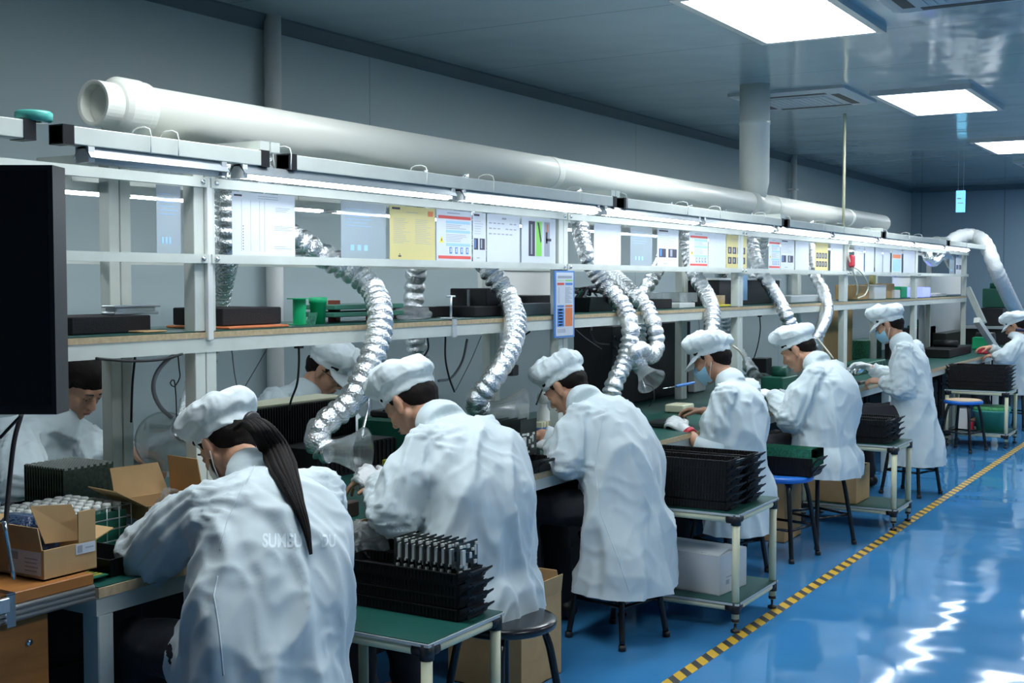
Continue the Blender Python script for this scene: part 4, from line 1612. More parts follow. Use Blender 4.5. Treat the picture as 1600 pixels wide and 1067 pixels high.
# ---------------------------------------------------------------- cartons
def carton(x0, x1, y0, y1, z, h, label, m=M_card, flaps=None, name='carton', label_side=None, inside=True, rz=0, group=None):
    cx, cy = (x0 + x1) / 2, (y0 + y1) / 2
    t = thing(name, label, 'box', (cx, cy, z), group)
    th = .004
    b = MB().use(m)
    b.box((x0, y0, z), (x1, y1, z + th))
    b.box((x0, y0, z), (x0 + th, y1, z + h)).box((x1 - th, y0, z), (x1, y1, z + h))
    b.box((x0 + th, y0, z), (x1 - th, y0 + th, z + h)).box((x0 + th, y1 - th, z), (x1 - th, y1, z + h))
    b.build('walls', parent=t)
    for side, ang, ln in (flaps or []):
        f = MB().use(m)
        a = radians(ang)      # 0 = lying closed inwards, 90 = upright, 180+ = folded out
        if side in ('x0', 'x1'):
            s = 1 if side == 'x0' else -1
            X = x0 if side == 'x0' else x1
            d = V((s * cos(a), 0, sin(a)))
            nrm = V((-s * sin(a), 0, cos(a)))
            p = V((X, y0 + .004, z + h))
            q = V((X, y1 - .004, z + h))
        else:
            s = 1 if side == 'y0' else -1
            Y = y0 if side == 'y0' else y1
            d = V((0, s * cos(a), sin(a)))
            nrm = V((0, -s * sin(a), cos(a)))
            p = V((x0 + .004, Y, z + h))
            q = V((x1 - .004, Y, z + h))
        e = (q - p).normalized() * .01
        vs = []
        for o_ in (V((0, 0, 0)), nrm * .003):
            vs += [p + o_, q + o_, q + d * ln - e + o_, p + d * ln + e + o_]
        f.add(vs, [(0, 1, 2, 3), (7, 6, 5, 4), (0, 4, 5, 1), (1, 5, 6, 2), (2, 6, 7, 3), (3, 7, 4, 0)])
        f.build('flap', parent=t)
    if rz:
        t.rotation_euler.z = rz
    return t


o = carton(-2.40, -1.99, 5.10, 5.36, .132, .17, 'closed white carton on the lower shelf of the second cart', m=mat('white_carton', (.62, .64, .64), .8), flaps=[('y0', 8, .13), ('y1', 4, .13), ('x1', 3, .1)], rz=-.10)
MB().use(M_ink).box((-1.9895, 5.16, .17), (-1.989, 5.19, .19)).box((-1.9895, 5.16, .20), (-1.989, 5.22, .205)).build('stamp', parent=o)
carton(-2.46, -2.12, 7.62, 7.92, .132, .22, 'brown carton on the lower shelf of the third cart', flaps=[('y0', 3, .15), ('y1', 3, .15)])
carton(-2.60, -2.28, 3.85, 4.15, 0, .32, 'open brown carton on the floor right of the black stool', flaps=[('x1', 100, .07), ('y1', 80, .08)])
carton(-2.49, -2.33, 6.9, 7.2, 0, .34, 'brown carton on the floor behind the two blue stools', flaps=[('y0', 2, .1)])

# things under the far cart
t = thing('bin', 'teal plastic bin with a green bag on the lower shelf of the farthest cart', 'bin', (-2.14, 12.12, .132))
MB().use(M_tgreen).loft([ring(V((-2.13, 12.12, z)), V((1, 0, 0)), V((0, 1, 0)), a, a * 1.1, 28, .5) for z, a in ((.133, .12), (.30, .145), (.31, .155), (.325, .155))]).build('tub', parent=t)
MB().use(mat('green_bag_film', (.10, .42, .16), .3, bump=.02, bscale=30)).loft([ring(V((-2.13, 12.12, z)), V((1, 0, 0)), V((0, 1, 0)), a, a * 1.1, 28, .6) for z, a in ((.322, .150), (.345, .158), (.36, .13), (.355, .08))]).build('bag', parent=t)
o = MB().use(M_white).rbox((-2.42, 12.0, .133), (-2.32, 12.15, .33), .01)
tag(o.build('white_canister'), 'white canister left of the teal bin', 'canister')
o = MB().use(M_redp).rbox((-2.30, 11.97, .133), (-2.27, 12.06, .21), .004)
tag(o.build('red_packet'), 'small dark red packet beside the white canister', 'packet')

# dark crates added as clutter to keep the space under the benches dark
dk = mat('dark_grey_crate', (.012, .014, .017), .7, bump=.003, bscale=40)
kk = 0
for k in range(15):
    y = 2.35 + k * .98
    hh = (.58, .50, .62, .45)[k % 4]
    t = thing('shade_crate', 'dark crate added to deepen the shade under the line of workbenches', 'crate', (-3.25, y + .4, 0), 'dark crates added for shade under the benches')
    m = MB().use(dk).rbox((-3.50, y, .0), (-3.02, y + .84, hh), .012)
    m.build('shell', parent=t)
    for q in range(3):
        MB().use(dk).rbox((-3.022, y + .03, hh * (.06 + .31 * q)), (-3.008, y + .81, hh * (.33 + .31 * q)), .003).build('drawer_front', parent=t)
# ---------------------------------------------------------------- wooden cabinet, monitor and boxes at the left edge
ct = .77
t = thing('wooden_cabinet', 'orange brown wooden cabinet with aluminium edged top at the bottom left corner', 'cabinet', (-2.85, 1.6, 0))
MB().use(M_wood).rbox((-3.35, .7, ct - .028), (-2.50, 2.115, ct), .002).build('top', parent=t)
m = MB().use(M_alu)
for k in range(3):
    m.cyl((-2.503, .7, ct - .036 - k * .013), (-2.503, 2.115, ct - .036 - k * .013), .0075, n=10)
m.box((-2.52, .7, ct - .068), (-2.505, 2.115, ct - .028))
m.build('edge_profile', parent=t)
MB().use(M_woodp).box((-3.30, .72, .06), (-2.56, 2.02, ct - .03)).build('body', parent=t)
for y in (.74, 1.39):
    d = MB().use(M_wood).rbox((-2.562, y, .08), (-2.542, y + .62, ct - .075), .003).build('door', parent=t)
    MB().use(M_steel).cyl((-2.545, y + .56, ct - .14), (-2.534, y + .56, ct - .14), .008, n=12).build('screw', parent=d)
MB().use(M_black).box((-3.28, .74, 0), (-2.58, 2.0, .06)).build('plinth', parent=t)

# black monitor
ma, mb_ = at(0, 450, 2.40), at(95, 450, 2.40)
t = thing('monitor', 'large black flat monitor at the left edge of the photo', 'monitor', (-2.42, 1.75, 1.0))
ang = radians(31)
cx, cy = at(85, 450, 2.36).x, at(85, 450, 2.36).y
ex = V((cos(ang), sin(ang), 0))
ey = V((-sin(ang), cos(ang), 0))
zt_, zb_ = at(85, 258, 2.36).z, at(85, 648, 2.36).z
pr = MB()
o3 = V((cx, cy, 0))


def slab(m, a0, a1, b0, b1, z0, z1):
    vs = []
    for z in (z0, z1):
        for a, b_ in ((a0, b0), (a1, b0), (a1, b1), (a0, b1)):
            vs.append(o3 + ex * a + ey * b_ + V((0, 0, z)))
    m.add(vs, [(3, 2, 1, 0), (4, 5, 6, 7), (0, 1, 5, 4), (1, 2, 6, 5), (2, 3, 7, 6), (3, 0, 4, 7)])
    return m


slab(MB().use(M_black), -.9, 0, 0, .08, zb_, zt_).build('casing', parent=t)
slab(MB().use(M_screen), -.885, -.012, -.002, .001, zb_ + .02, zt_ - .012).build('screen', parent=t)
slab(MB().use(M_black), -.75, -.12, .08, .10, zb_ + .03, zt_ - .05).build('back_cover', parent=t)
slab(MB().use(M_black), -.42, -.36, .08, .11, ct + .0, zt_ - .3).build('column', parent=t)
slab(MB().use(M_black), -.55, -.22, -.05, .2, ct, ct + .012).build('foot_plate', parent=t)
m = MB().use(M_steel)
a_ = at(4, 835, 2.50)
b2 = at(22, 912, 2.48)
t = thing('desk_clamp', 'metal clamp with thin chrome rod on the edge of the wooden cabinet', 'clamp', (-2.5, 1.95, .7))
pc = at(24, 920, 2.47)
MB().use(M_steel).tube([at(22, 905, 2.49), at(14, 860, 2.50), at(6, 815, 2.50)], .005, 8).build('rod', parent=t)
MB().use(M_steel).box((-2.492, pc.y - .012, ct - .075), (-2.486, pc.y + .012, ct + .002)).box((-2.56, pc.y - .012, ct), (-2.486, pc.y + .012, ct + .005)).build('bracket', parent=t)
MB().use(M_alu).rbox((-2.485, pc.y - .12, ct - .035), (-2.47, pc.y - .014, ct + .0), .002).build('plate', parent=t)
tag(MB().use(M_black).rbox((-2.62, pc.y - .35, ct + .0005), (-2.52, pc.y - .03, ct + .05), .006).build('black_box'), 'black box on the wooden cabinet at the left edge, before the labelled carton', 'box')

# labelled carton on the cabinet
q0 = atz(64, 905, ct)
t = carton(-2.82, -2.53, 1.99, 2.15, ct + .001, .075, 'open brown carton with white shipping labels on the wooden cabinet', flaps=[('y1', 165, .07), ('x0', 150, .07), ('y0', 94, .055)])
MB().use(M_card).box((-2.534, 2.095, ct + .075), (-2.530, 2.148, ct + .155)).build('flap', parent=t)
MB().use(M_card).add([(-2.56, 2.145, ct + .075), (-2.60, 2.05, ct + .075), (-2.63, 2.03, ct + .17), (-2.585, 2.12, ct + .165), (-2.563, 2.146, ct + .075), (-2.603, 2.051, ct + .075), (-2.633, 2.031, ct + .17), (-2.588, 2.121, ct + .165)], [(0, 1, 2, 3), (7, 6, 5, 4), (0, 4, 5, 1), (1, 5, 6, 2), (2, 6, 7, 3), (3, 7, 4, 0)]).build('flap', parent=t)
m = MB().use(M_paper).box((-2.66, 1.9888, ct + .012), (-2.54, 1.9898, ct + .070))
m.use(M_ink)
m.box((-2.65, 1.9884, ct + .045), (-2.625, 1.9889, ct + .064))
for i in range(4):
    m.box((-2.60, 1.9884, ct + .02 + i * .010), (-2.555 + .004 * (i % 2), 1.9889, ct + .023 + i * .010))
m.build('shipping_label', parent=t)
m = MB().use(M_paper).box((-2.5298, 2.085, ct + .048), (-2.5288, 2.145, ct + .074)).use(M_ink).box((-2.5289, 2.09, ct + .052), (-2.5284, 2.105, ct + .07)).box((-2.5289, 2.115, ct + .06), (-2.5284, 2.14, ct + .063))
m.build('side_label', parent=t)
o = MB()
bp = [V((-2.80 + .22 * i / 5, 1.86 + .02 * sin(i), 0)) for i in range(6)]
o.use(M_bluebag).loft([ring(V((-2.70, 2.07, z)), V((1, 0, 0)), V((0, 1, 0)), a, b_, 24, .6) for z, a, b_ in ((ct + .008, .08, .055), (ct + .07, .09, .06), (ct + .11, .08, .045), (ct + .135, .06, .02))])
tag(o.build('antistatic_bag'), 'dark blue crumpled antistatic bag sticking out of the labelled carton', 'bag')

# crate of capacitor boards (white round tops)
t = thing('board_crate', 'wire crate filled with boards topped by many round white parts, behind the labelled carton', 'crate', (-3.05, 2.1, ct))
x0, x1, ya_, yb_ = -3.12, -2.86, 2.20, 2.56
zc = ct if True else BT
m = MB().use(M_alu)
for z in (.745, .78, .81, .845):
    for (p, q) in (((x0, ya_), (x1, ya_)), ((x1, ya_), (x1, yb_)), ((x1, yb_), (x0, yb_)), ((x0, yb_), (x0, ya_))):
        m.cyl((p[0], p[1], z), (q[0], q[1], z), .0022, n=6)
for i in range(9):
    f = i / 8
    for (p, q) in (((x0, ya_), (x1, ya_)), ((x1, ya_), (x1, yb_))):
        m.cyl((p[0] + (q[0] - p[0]) * f, p[1] + (q[1] - p[1]) * f, .732), (p[0] + (q[0] - p[0]) * f, p[1] + (q[1] - p[1]) * f, .848), .0018, n=6)
m.build('wire_frame', parent=t)
MB().use(M_dgreen).box((x0 + .01, ya_ + .01, .732), (x1 - .01, yb_ - .01, .83)).build('board_block', parent=t)
for i in range(9):
    for j in range(7):
        MB().use(M_comp).lathe([(.0125, 0), (.0125, .020), (.010, .024), (.002, .025)], (x0 + .025 + j * .035, ya_ + .025 + i * .038, .83), n=12).build('round_part', parent=t)
tag(MB().use(dk).rbox((-3.42, 2.2, BT + .001), (-3.175, 2.5, BT + .07), .004).build('dark_case'), 'dark case left of the wire crate', 'case')

# ---------------------------------------------------------------- on the nearest bench
t = carton(-2.98, -2.80, 2.60, 2.80, BT + .001, .105, 'open brown carton with raised flaps on the nearest bench, beside the ponytail worker',
           flaps=[('x0', 115, .10), ('y0', 150, .11), ('y1', 82, .12), ('x1', 170, .05)], rz=-.15)
MB().use(M_paper).box((-2.94, 2.5988, BT + .03), (-2.86, 2.5998, BT + .06)).build('side_label', parent=t)
t = thing('antistatic_tray', 'black tray with a small white mark below the carton on the nearest bench', 'tray', (-2.7, 2.25, BT))
MB().use(M_tray).loft([[(-2.80, 2.22, BT + .001), (-2.56, 2.22, BT + .001), (-2.56, 2.335, BT + .001), (-2.80, 2.335, BT + .001)], [(-2.83, 2.205, BT + .05), (-2.545, 2.205, BT + .05), (-2.545, 2.345, BT + .05), (-2.83, 2.345, BT + .05)],
                       [(-2.82, 2.21, BT + .05), (-2.55, 2.21, BT + .05), (-2.55, 2.34, BT + .05), (-2.82, 2.34, BT + .05)], [(-2.79, 2.225, BT + .006), (-2.57, 2.225, BT + .006), (-2.57, 2.33, BT + .006), (-2.79, 2.33, BT + .006)]], smooth=False).build('shell', parent=t)
MB().use(M_comp).box((-2.5525, 2.26, BT + .028), (-2.5505, 2.28, BT + .04)).build('mark', parent=t)
for k in range(4):
    o = MB().use(M_pcb).box((-2.70 + k * .026, 2.145, BT + .001 + k * .004), (-2.62 + k * .026, 2.198, BT + .004 + k * .004)).use(M_yellow)
    for q in range(4):
        o.box((-2.695 + k * .026 + q * .017, 2.15, BT + .004 + k * .004), (-2.688 + k * .026 + q * .017, 2.193, BT + .0046 + k * .004))
    tag(o.build('circuit_board'), 'green board with yellow pads in the small fan before the black tray', 'circuit board', 'green boards fanned out at the bench corner')


def crumple_bag(c, r, name, label, m, seed, cat='bag'):
    b = MB()
    b.ell(c, r, n=20)
    vs, ns, fs = remesh(b, .006, 1)
    vs = [p + n * (crease(p, V((22, 22, 22)), seed) * min(r) * .5) for p, n in zip(vs, ns)]
    z0 = min(p.z for p in vs)
    q = MB().use(m)
    q.add([p for p in vs], fs, True)
    return tag(q.build(name), label, cat)


pz = atz(240, 805, BT)
crumple_bag((-2.78, 2.64, BT + .09), (.05, .045, .055), 'plastic_bag', 'crumpled clear plastic bag standing on the brown carton, beside the ponytail worker', M_bag, 4.0)
crumple_bag((-2.62, 2.92, BT + .03), (.05, .06, .03), 'plastic_bag', 'shiny violet tinted bag behind the ponytail worker on the bench', M_silverbag, 5.0)
pb = at(567, 848, 2.46)
crumple_bag((-2.45, pb.y, pb.z), (.05, .085, .075), 'plastic_bag', 'crumpled shiny plastic bag hanging off the bench edge between the two nearest workers', M_bag, 6.0)

# rack of boards in front of the wall side worker at left
t0 = None
for k in range(16):
    x = -3.42 + .0125 * k
    if t0 is None:
        o = MB().use(mat('olive_board', (.10, .13, .10), .5, var=.4, vscale=70)).box((x, 2.62, BT + .05), (x + .0016, 2.82, BT + .18)).use(M_comp)
        for q in range(8):
            o.box((x - .001, 2.625 + q * .025, BT + .174), (x + .003, 2.637 + q * .025, BT + .183))
        t0 = tag(o.build('circuit_board'), 'olive circuit board on edge in the row before the wall side worker', 'circuit board', 'olive boards in a row before the wall side worker')
    else:
        dup(t0, (.0125 * k, 0, 0))
o = make_tray(.26, .24, .048)
o = o.build('slotted_tray', loc=(0, 0, 0))
o.location = (-3.45, 2.58, BT + .0005)
tag(o, 'black slotted tray under the row of olive boards', 'tray')

# black comb rack
pc0, pc1 = atz(405, 735, BT), atz(560, 715, BT)
t = thing('comb_rack', 'long black comb rack with cream toothed top, before the worker with glasses', 'rack', (-3.42, 4.4, BT))
ya_, yb_ = at(398, 700, 3.35).y, at(560, 700, 3.35).y
MB().use(M_tray).box((-3.58, ya_, BT + .001), (-3.35, yb_, BT + .03)).build('base', parent=t)
n_ = 42
for k in range(n_):
    y = ya_ + (yb_ - ya_) * (k + .5) / n_
    m = MB().use(M_tray).box((-3.57, y - .003, BT + .03), (-3.36, y + .003, BT + .27))
    m.build('plate', parent=t)
MB().use(M_cream2).box((-3.575, ya_, BT + .27), (-3.40, yb_, BT + .277)).build('toothed_strip', parent=t)
m = MB().use(M_tray).box((-3.34, ya_ + .1, BT + .001), (-3.12, yb_ - .05, BT + .12))
for k in range(18):
    m.box((-3.12, ya_ + .12 + k * .028, BT + .01), (-3.114, ya_ + .13 + k * .028, BT + .115))
tag(m.build('black_case'), 'low black ribbed case in front of the comb rack', 'case')

# green machine behind the hood and dark equipment
gp = atz(640, 715, BT)
t = thing('green_device', 'dark green device on the bench behind the hood and the white glove', 'device', (-3.2, gp.y, BT))
MB().use(M_dgreen).rbox((-3.45, gp.y - .05, BT + .001), (-3.12, gp.y + .32, BT + .17), .012).build('housing', parent=t)
MB().use(M_black).rbox((-3.40, gp.y - .02, BT + .17), (-3.2, gp.y + .2, BT + .20), .006).build('cover', parent=t)
MB().use(M_lgrey).box((-3.119, gp.y + .02, BT + .06), (-3.117, gp.y + .14, BT + .12)).build('plate', parent=t)
t = thing('soldering_fixture', 'yellow and black fixture under the wristwatch arm on the bench', 'fixture', (-2.75, 3.6, BT))
fx = atz(612, 745, BT)
MB().use(M_black).rbox((fx.x - .09, fx.y - .08, BT + .001), (fx.x + .09, fx.y + .1, BT + .04), .005).build('base', parent=t)
MB().use(mat('yellow_green_plastic', (.40, .42, .03), .5)).rbox((fx.x - .05, fx.y + .0, BT + .04), (fx.x + .06, fx.y + .07, BT + .065), .004).build('holder', parent=t)
o = MB().use(mat('brown_black_block', (.05, .035, .028), .6)).rbox((-2.68, 3.08, BT + .001), (-2.54, 3.24, BT + .05), .003)
tag(o.build('foam_block'), 'dark brown block at the bench edge below the wristwatch', 'block')
o = MB().use(M_bag).rbox((-2.78, 3.0, BT + .001), (-2.7, 3.12, BT + .012), .004)
tag(o.build('plastic_sheet'), 'small folded clear film on the green mat between the two nearest workers', 'film')
o = MB().use(M_black)
o.cyl((-2.56, 2.98, BT + .008), (-2.52, 3.04, BT + .008), .007, n=10)
tag(o.build('small_connector'), 'small black connector lying near the bench edge between the two nearest workers', 'connector')

# boards and connectors between workers two and three
b0 = None
bx = at(828, 700, 2.52)
for k in range(4):
    if b0 is None:
        b0 = upright_board(-2.70, bx.y + .0, BT + .055, w=.13, h=.15, label='black circuit board standing in the tray left of the bent long coated worker', group='upright boards between two workers')
    else:
        dup(b0, (k * .038, .012 * k, 0))
o = make_tray(.26, .19, .05)
o = o.build('slotted_tray', loc=(0, 0, 0))
o.location = (-2.76, bx.y - .02, BT + .0005)
tag(o, 'black slotted tray holding upright boards left of the bent long coated worker', 'tray')
cb = atz(832, 672, BT + .06)
for k in range(9):
    o = MB().use(M_cream2).box((-3.05, cb.y + .1 + k * .028, BT + .06), (-3.0, cb.y + .118 + k * .028, BT + .085)).use(M_blue).box((-3.05, cb.y + .1 + k * .028, BT + .03), (-3.0, cb.y + .118 + k * .028, BT + .06))
    tag(o.build('connector'), 'cream and blue connector in the row behind the bent long coated worker', 'connector', 'cream and blue connectors in a row')
tag(MB().use(M_black).rbox((-3.12, cb.y + .06, BT + .001), (-2.96, cb.y + .40, BT + .03), .004).build('connector_tray'), 'dark tray under the row of cream and blue connectors', 'tray')
wb = at(849, 645, 3.05)
t = thing('white_bottle', 'small round topped white bottle at the foot of the notice post', 'bottle', (wb.x, wb.y, BT))
MB().use(M_white).lathe([(.03, 0), (.032, .01), (.032, .13), (.018, .15), (.018, .165)], (wb.x, wb.y, BT + .001)).build('body', parent=t)
MB().use(M_white).lathe([(.012, .0), (.028, .008), (.034, .03), (.028, .052), (.01, .06)], (wb.x, wb.y, BT + .166)).build('cap', parent=t)
tag(MB().use(M_navy).rbox((-2.95, cb.y - .1, BT + .001), (-2.80, cb.y + .12, BT + .02), .004).build('dark_folder'), 'navy folder on the bench below the large clear hood', 'folder')
tag(MB().use(M_yellow).box((-2.86, cb.y + .28, BT + .001), (-2.80, cb.y + .36, BT + .012)).build('yellow_note'), 'small yellow pad beside the gloved hand of the bent worker', 'note')

# dark machine backdrops behind the third and fourth workers (on the wall side bench)
my0, my1 = at(938, 580, 3.5).y, at(1062, 580, 3.5).y
t = thing('black_cabinet', 'tall black cabinet on the wall side bench behind the curled foil hose', 'cabinet', (-3.6, my0, BT))
MB().use(M_tray).rbox((-3.69, my0, BT + .001), (-3.42, my1, BT + .50), .006).build('body', parent=t)
for k in range(5):
    MB().use(M_black).tube([(-3.42, my0 + .05, BT + .43 - k * .06), (-3.38, my0 - .02, BT + .42 - k * .06), (-3.36, my0 - .08, BT + .44 - k * .06)], .007, 6).build('plug', parent=t)
bby0, bby1 = at(1288, 540, 3.45).y, at(1330, 540, 3.45).y
tag(MB().use(M_card).box((-3.46, bby0, BT + .001), (-3.44, bby1, BT + .52)).build('cardboard_sheet'), 'tall brown cardboard sheet standing on the wall side bench behind the heavy set worker', 'cardboard')


def gadget(u, v, D, sx, sy, sz, m, name, label, cat, z=None, extra=None, base=BT):
    """small bench device: body with a lid and feet"""
    p = at(u, v, D)
    t = thing(name, label, cat, (p.x, p.y, base))
    MB().use(m).rbox((p.x - sx / 2, p.y - sy / 2, base + .004), (p.x + sx / 2, p.y + sy / 2, base + sz), min(.006, sz * .2)).build('body', parent=t)
    for dx in (-1, 1):
        for dy in (-1, 1):
            MB().use(M_black).cyl((p.x + dx * sx * .38, p.y + dy * sy * .38, base + .0005), (p.x + dx * sx * .38, p.y + dy * sy * .38, base + .005), .006, n=8).build('foot', parent=t)
    if extra == 'drum':
        MB().use(m).cyl((p.x - sx / 2 + .03, p.y, base + sz + .03), (p.x + sx / 2 - .03, p.y, base + sz + .03), .04, n=20).build('drum', parent=t)
    if extra == 'rows':
        for k in range(6):
            MB().use(M_yellow).cyl((p.x + sx / 2, p.y - sy / 2 + sy * (k + .5) / 6, base + sz * .5), (p.x + sx / 2 + .01, p.y - sy / 2 + sy * (k + .5) / 6, base + sz * .5), .028, n=14).build('knob', parent=t)
    if extra == 'slots':
        for k in range(8):
            MB().use(M_black).box((p.x + sx / 2, p.y - sy / 2 + sy * (k + .3) / 8, base + sz * .2), (p.x + sx / 2 + .003, p.y - sy / 2 + sy * (k + .6) / 8, base + sz * .8)).build('slot', parent=t)
    return t


gadget(1218, 600, 2.95, .16, .34, .10, M_dgreen, 'green_case', 'dark green case on the bench before the heavy set worker', 'case', extra='drum')
gadget(1190, 598, 3.4, .12, .14, .17, M_black, 'small_black_monitor', 'small black upright box behind the green case', 'box')
gadget(1040, 622, 2.72, .16, .20, .03, M_pcbblk, 'board_fixture', 'black board fixture under the curled hose hood', 'fixture', extra='slots')
gadget(1062, 618, 2.95, .12, .16, .05, M_cream2, 'parts_box', 'pale parts box before the worker with rolled sleeves', 'box')
gadget(1078, 600, 3.45, .16, .20, .20, M_white, 'white_jar', 'white rounded container behind the blue mask of the worker with rolled sleeves', 'container')
gadget(1345, 556, 2.95, .2, .9, .09, M_dgreen, 'green_parts_tray', 'long green parts tray on the bench before the upright masked worker', 'tray', extra='slots')
gadget(1352, 535, 3.4, .2, .5, .2, M_pcb, 'green_part_heap', 'mottled green machine block on the wall side bench', 'machine')
gadget(1392, 560, 3.2, .05, .3, .28, M_black, 'upright_black_screen', 'small upright black screen behind the upright masked worker', 'screen')
o = MB().use(M_steel).lathe([(.035, 0), (.06, .01), (.085, .06), (.083, .06), (.058, .012), (.03, .004)], at(1338, 585, 2.62), (-.3, -.2, 1), 28)
tag(o.build('steel_bowl'), 'shiny steel bowl shaped shade before the hands of the upright masked worker', 'bowl')
tag(MB().use(mat('dark_part', (.04, .035, .03), .5)).rbox(at(1338, 598, 2.62) - V((.05, .07, .015)), at(1338, 598, 2.62) + V((.05, .07, .015)), .005).build('held_part'), 'dark part held in the hand of the upright masked worker', 'part')

# soldering irons
for (pa, pb_, lab) in (((1058, 603, 2.80), (1084, 598, 2.78), 'blue handled soldering iron before the blue mask and rolled sleeves'),):
    a, b_ = at(*pa), at(*pb_)
    t = thing('soldering_iron', lab, 'tool', a)
    MB().use(M_blue).capsule(a, b_, .009, .008).build('handle', parent=t)
    MB().use(M_steel).cyl(a, a + (a - b_) * .8, .003, n=8).build('tip', parent=t)

# rollers and machines on the right part of the line
gadget(1478, 535, 2.85, .3, 1.1, .09, M_tray, 'roller_case', 'long black roller case on the bench right of the upright masked worker', 'case', extra='drum')
gadget(1478, 520, 3.3, .25, 1.2, .17, mat('dark_olive_metal', (.03, .035, .025), .4), 'dark_machine', 'dark long machine behind the roller case', 'machine')
gadget(1440, 500, 3.45, .25, .35, .26, M_dgreen, 'green_machine', 'round green machine on the wall side bench, left of the last posts', 'machine', extra='drum')
gadget(1420, 500, 3.5, .2, .25, .24, M_black, 'black_machine', 'black machine left of the round green one', 'machine')
p = at(1536, 535, 2.75)
t = thing('green_motor', 'small green and black motor at the end of the bench line', 'motor', (p.x, p.y, BT))
MB().use(M_gplastic).rbox((p.x - .1, p.y - .12, BT + .001), (p.x + .1, p.y + .05, BT + .14), .01).build('housing', parent=t)
MB().use(M_black).cyl((p.x - .1, p.y + .15, BT + .10), (p.x + .1, p.y + .15, BT + .10), .09, n=24).build('drum', parent=t)
# far shelf with green machine and yellow dots
p = at(1562, 505, 2.9)
t = thing('far_stand', 'dark stand near the far wall', 'stand', (p.x, p.y, 0))
zz = at(1562, 507, 2.9).z
MB().use(M_lgrey).box((p.x - .3, p.y - .8, zz - .03), (p.x + .3, p.y + 1.1, zz)).build('top', parent=t)
MB().use(M_black).box((p.x - .27, p.y - .75, 0), (p.x + .27, p.y + 1.05, zz - .03)).build('body', parent=t)
gadget(1564, 495, 2.9, .3, 1.5, .22, M_black, 'control_block', 'black block with a row of yellow knobs near the far wall', 'machine', extra='rows', base=zz)
gadget(1560, 470, 2.9, .26, .7, .24, M_dgreen, 'green_top_machine', 'rounded dark green machine on top of the block with yellow knobs', 'machine', extra='drum', base=zz + .222)
# slanted white braces at the rack end
for a, b_, lab in (((1512, 450, 2.9), (1537, 505, 2.7), 'upper white slanted brace at the end of the racks'), ((1526, 500, 2.7), (1556, 545, 2.6), 'lower white slanted brace leading to the green motor')):
    a, b_ = at(*a), at(*b_)
    tag(MB().use(M_frame).cyl(a, b_, .045, n=4, smooth=False).build('brace'), lab, 'brace')
p = at(1552, 560, 2.5)
tag(MB().use(M_redp).rbox((-2.62, p.y - .25, BT + .001), (-2.52, p.y + .2, BT + .07), .01).build('red_box'), 'red box at the bench end before the worker with navy straps', 'box')

# ---------------------------------------------------------------- on the rack shelf
HS = SH + .0005


def sb(u0, u1, D0, D1, h, m, name, label, cat, r=.003, base=HS):
    ya, yb = at(u0, 500, D0).y, at(u1, 500, D0).y
    return tag(MB().use(m).rbox((-D1, ya, base), (-D0, yb, base + h), r).build(name, loc=(-(D0 + D1) / 2, (ya + yb) / 2, base)), label, cat)


sb(112, 236, 2.97, 3.20, .052, M_foam, 'foam_block', 'black foam block with aluminium bar on top, left end of the shelf', 'foam block')
p = at(208, 484, 3.05)
o = MB().use(M_alu)
o.rbox((p.x - .03, p.y - .10, HS + .053), (p.x + .03, p.y + .08, HS + .062), .002).rbox((p.x - .024, p.y - .09, HS + .062), (p.x + .024, p.y + .07, HS + .075), .002).rbox((p.x - .03, p.y - .10, HS + .075), (p.x + .03, p.y + .09, HS + .082), .002)
tag(o.build('aluminium_profile'), 'pale aluminium profile lying on the leftmost foam block', 'metal bar')
sb(225, 262, 2.90, 3.1, .006, M_card, 'cardboard_strip', 'flat cardboard strip beside the leftmost foam block', 'cardboard')
sb(348, 440, 2.93, 3.16, .058, M_foam, 'foam_block', 'black foam block left of the green spool', 'foam block', base=HS + .01)
sb(358, 452, 2.89, 3.18, .008, M_orange, 'orange_sheet', 'orange red sheet under the foam block left of the green spool', 'sheet', r=.002)
p = at(468, 500, 3.0)
t = thing('green_spool', 'green spool with wide flat top on the shelf', 'spool', (p.x, p.y, HS))
MB().use(M_gplastic).lathe([(.045, 0), (.045, .003), (.024, .0032), (.024, .092), (.045, .0922), (.045, .096)], (p.x, p.y, HS), n=30, smooth=False).build('body', parent=t)
p = at(497, 500, 3.0)
t = thing('green_cup', 'bright green plastic cup right of the green spool', 'cup', (p.x, p.y, HS))
MB().use(M_gplastic).lathe([(.026, 0), (.031, .075), (.034, .076), (.034, .098), (.031, .098), (.030, .08), (.024, .004)], (p.x, p.y, HS), n=28).build('body', parent=t)
p = at(486, 505, 2.92)
o = MB().use(M_pcb).add([(p.x, p.y - .03, HS), (p.x + .002, p.y - .03, HS), (p.x + .002, p.y + .02, HS), (p.x, p.y + .02, HS), (p.x, p.y - .01, HS + .045), (p.x + .002, p.y - .01, HS + .045), (p.x + .002, p.y + .035, HS + .045), (p.x, p.y + .035, HS + .045)],
                        [(0, 1, 2, 3), (4, 5, 6, 7), (0, 1, 5, 4), (1, 2, 6, 5), (2, 3, 7, 6), (3, 0, 4, 7)])
tag(o.build('circuit_board'), 'small tilted green board leaning before the green cup', 'circuit board')
p0, p1 = at(515, 500, 3.0).y, at(578, 500, 3.0).y
t = thing('green_rail_stack', 'stack of long green rails with red brown blocks on the shelf', 'rails', (-3.05, p0, HS))
for k, z in enumerate((.022, .050)):
    MB().use(mat('dull_green_plastic', (.05, .22, .15), .5)).rbox((-3.16, p0 + .01 * k, HS + z), (-2.98, p1 + .2, HS + z + .018), .003).build('rail', parent=t)
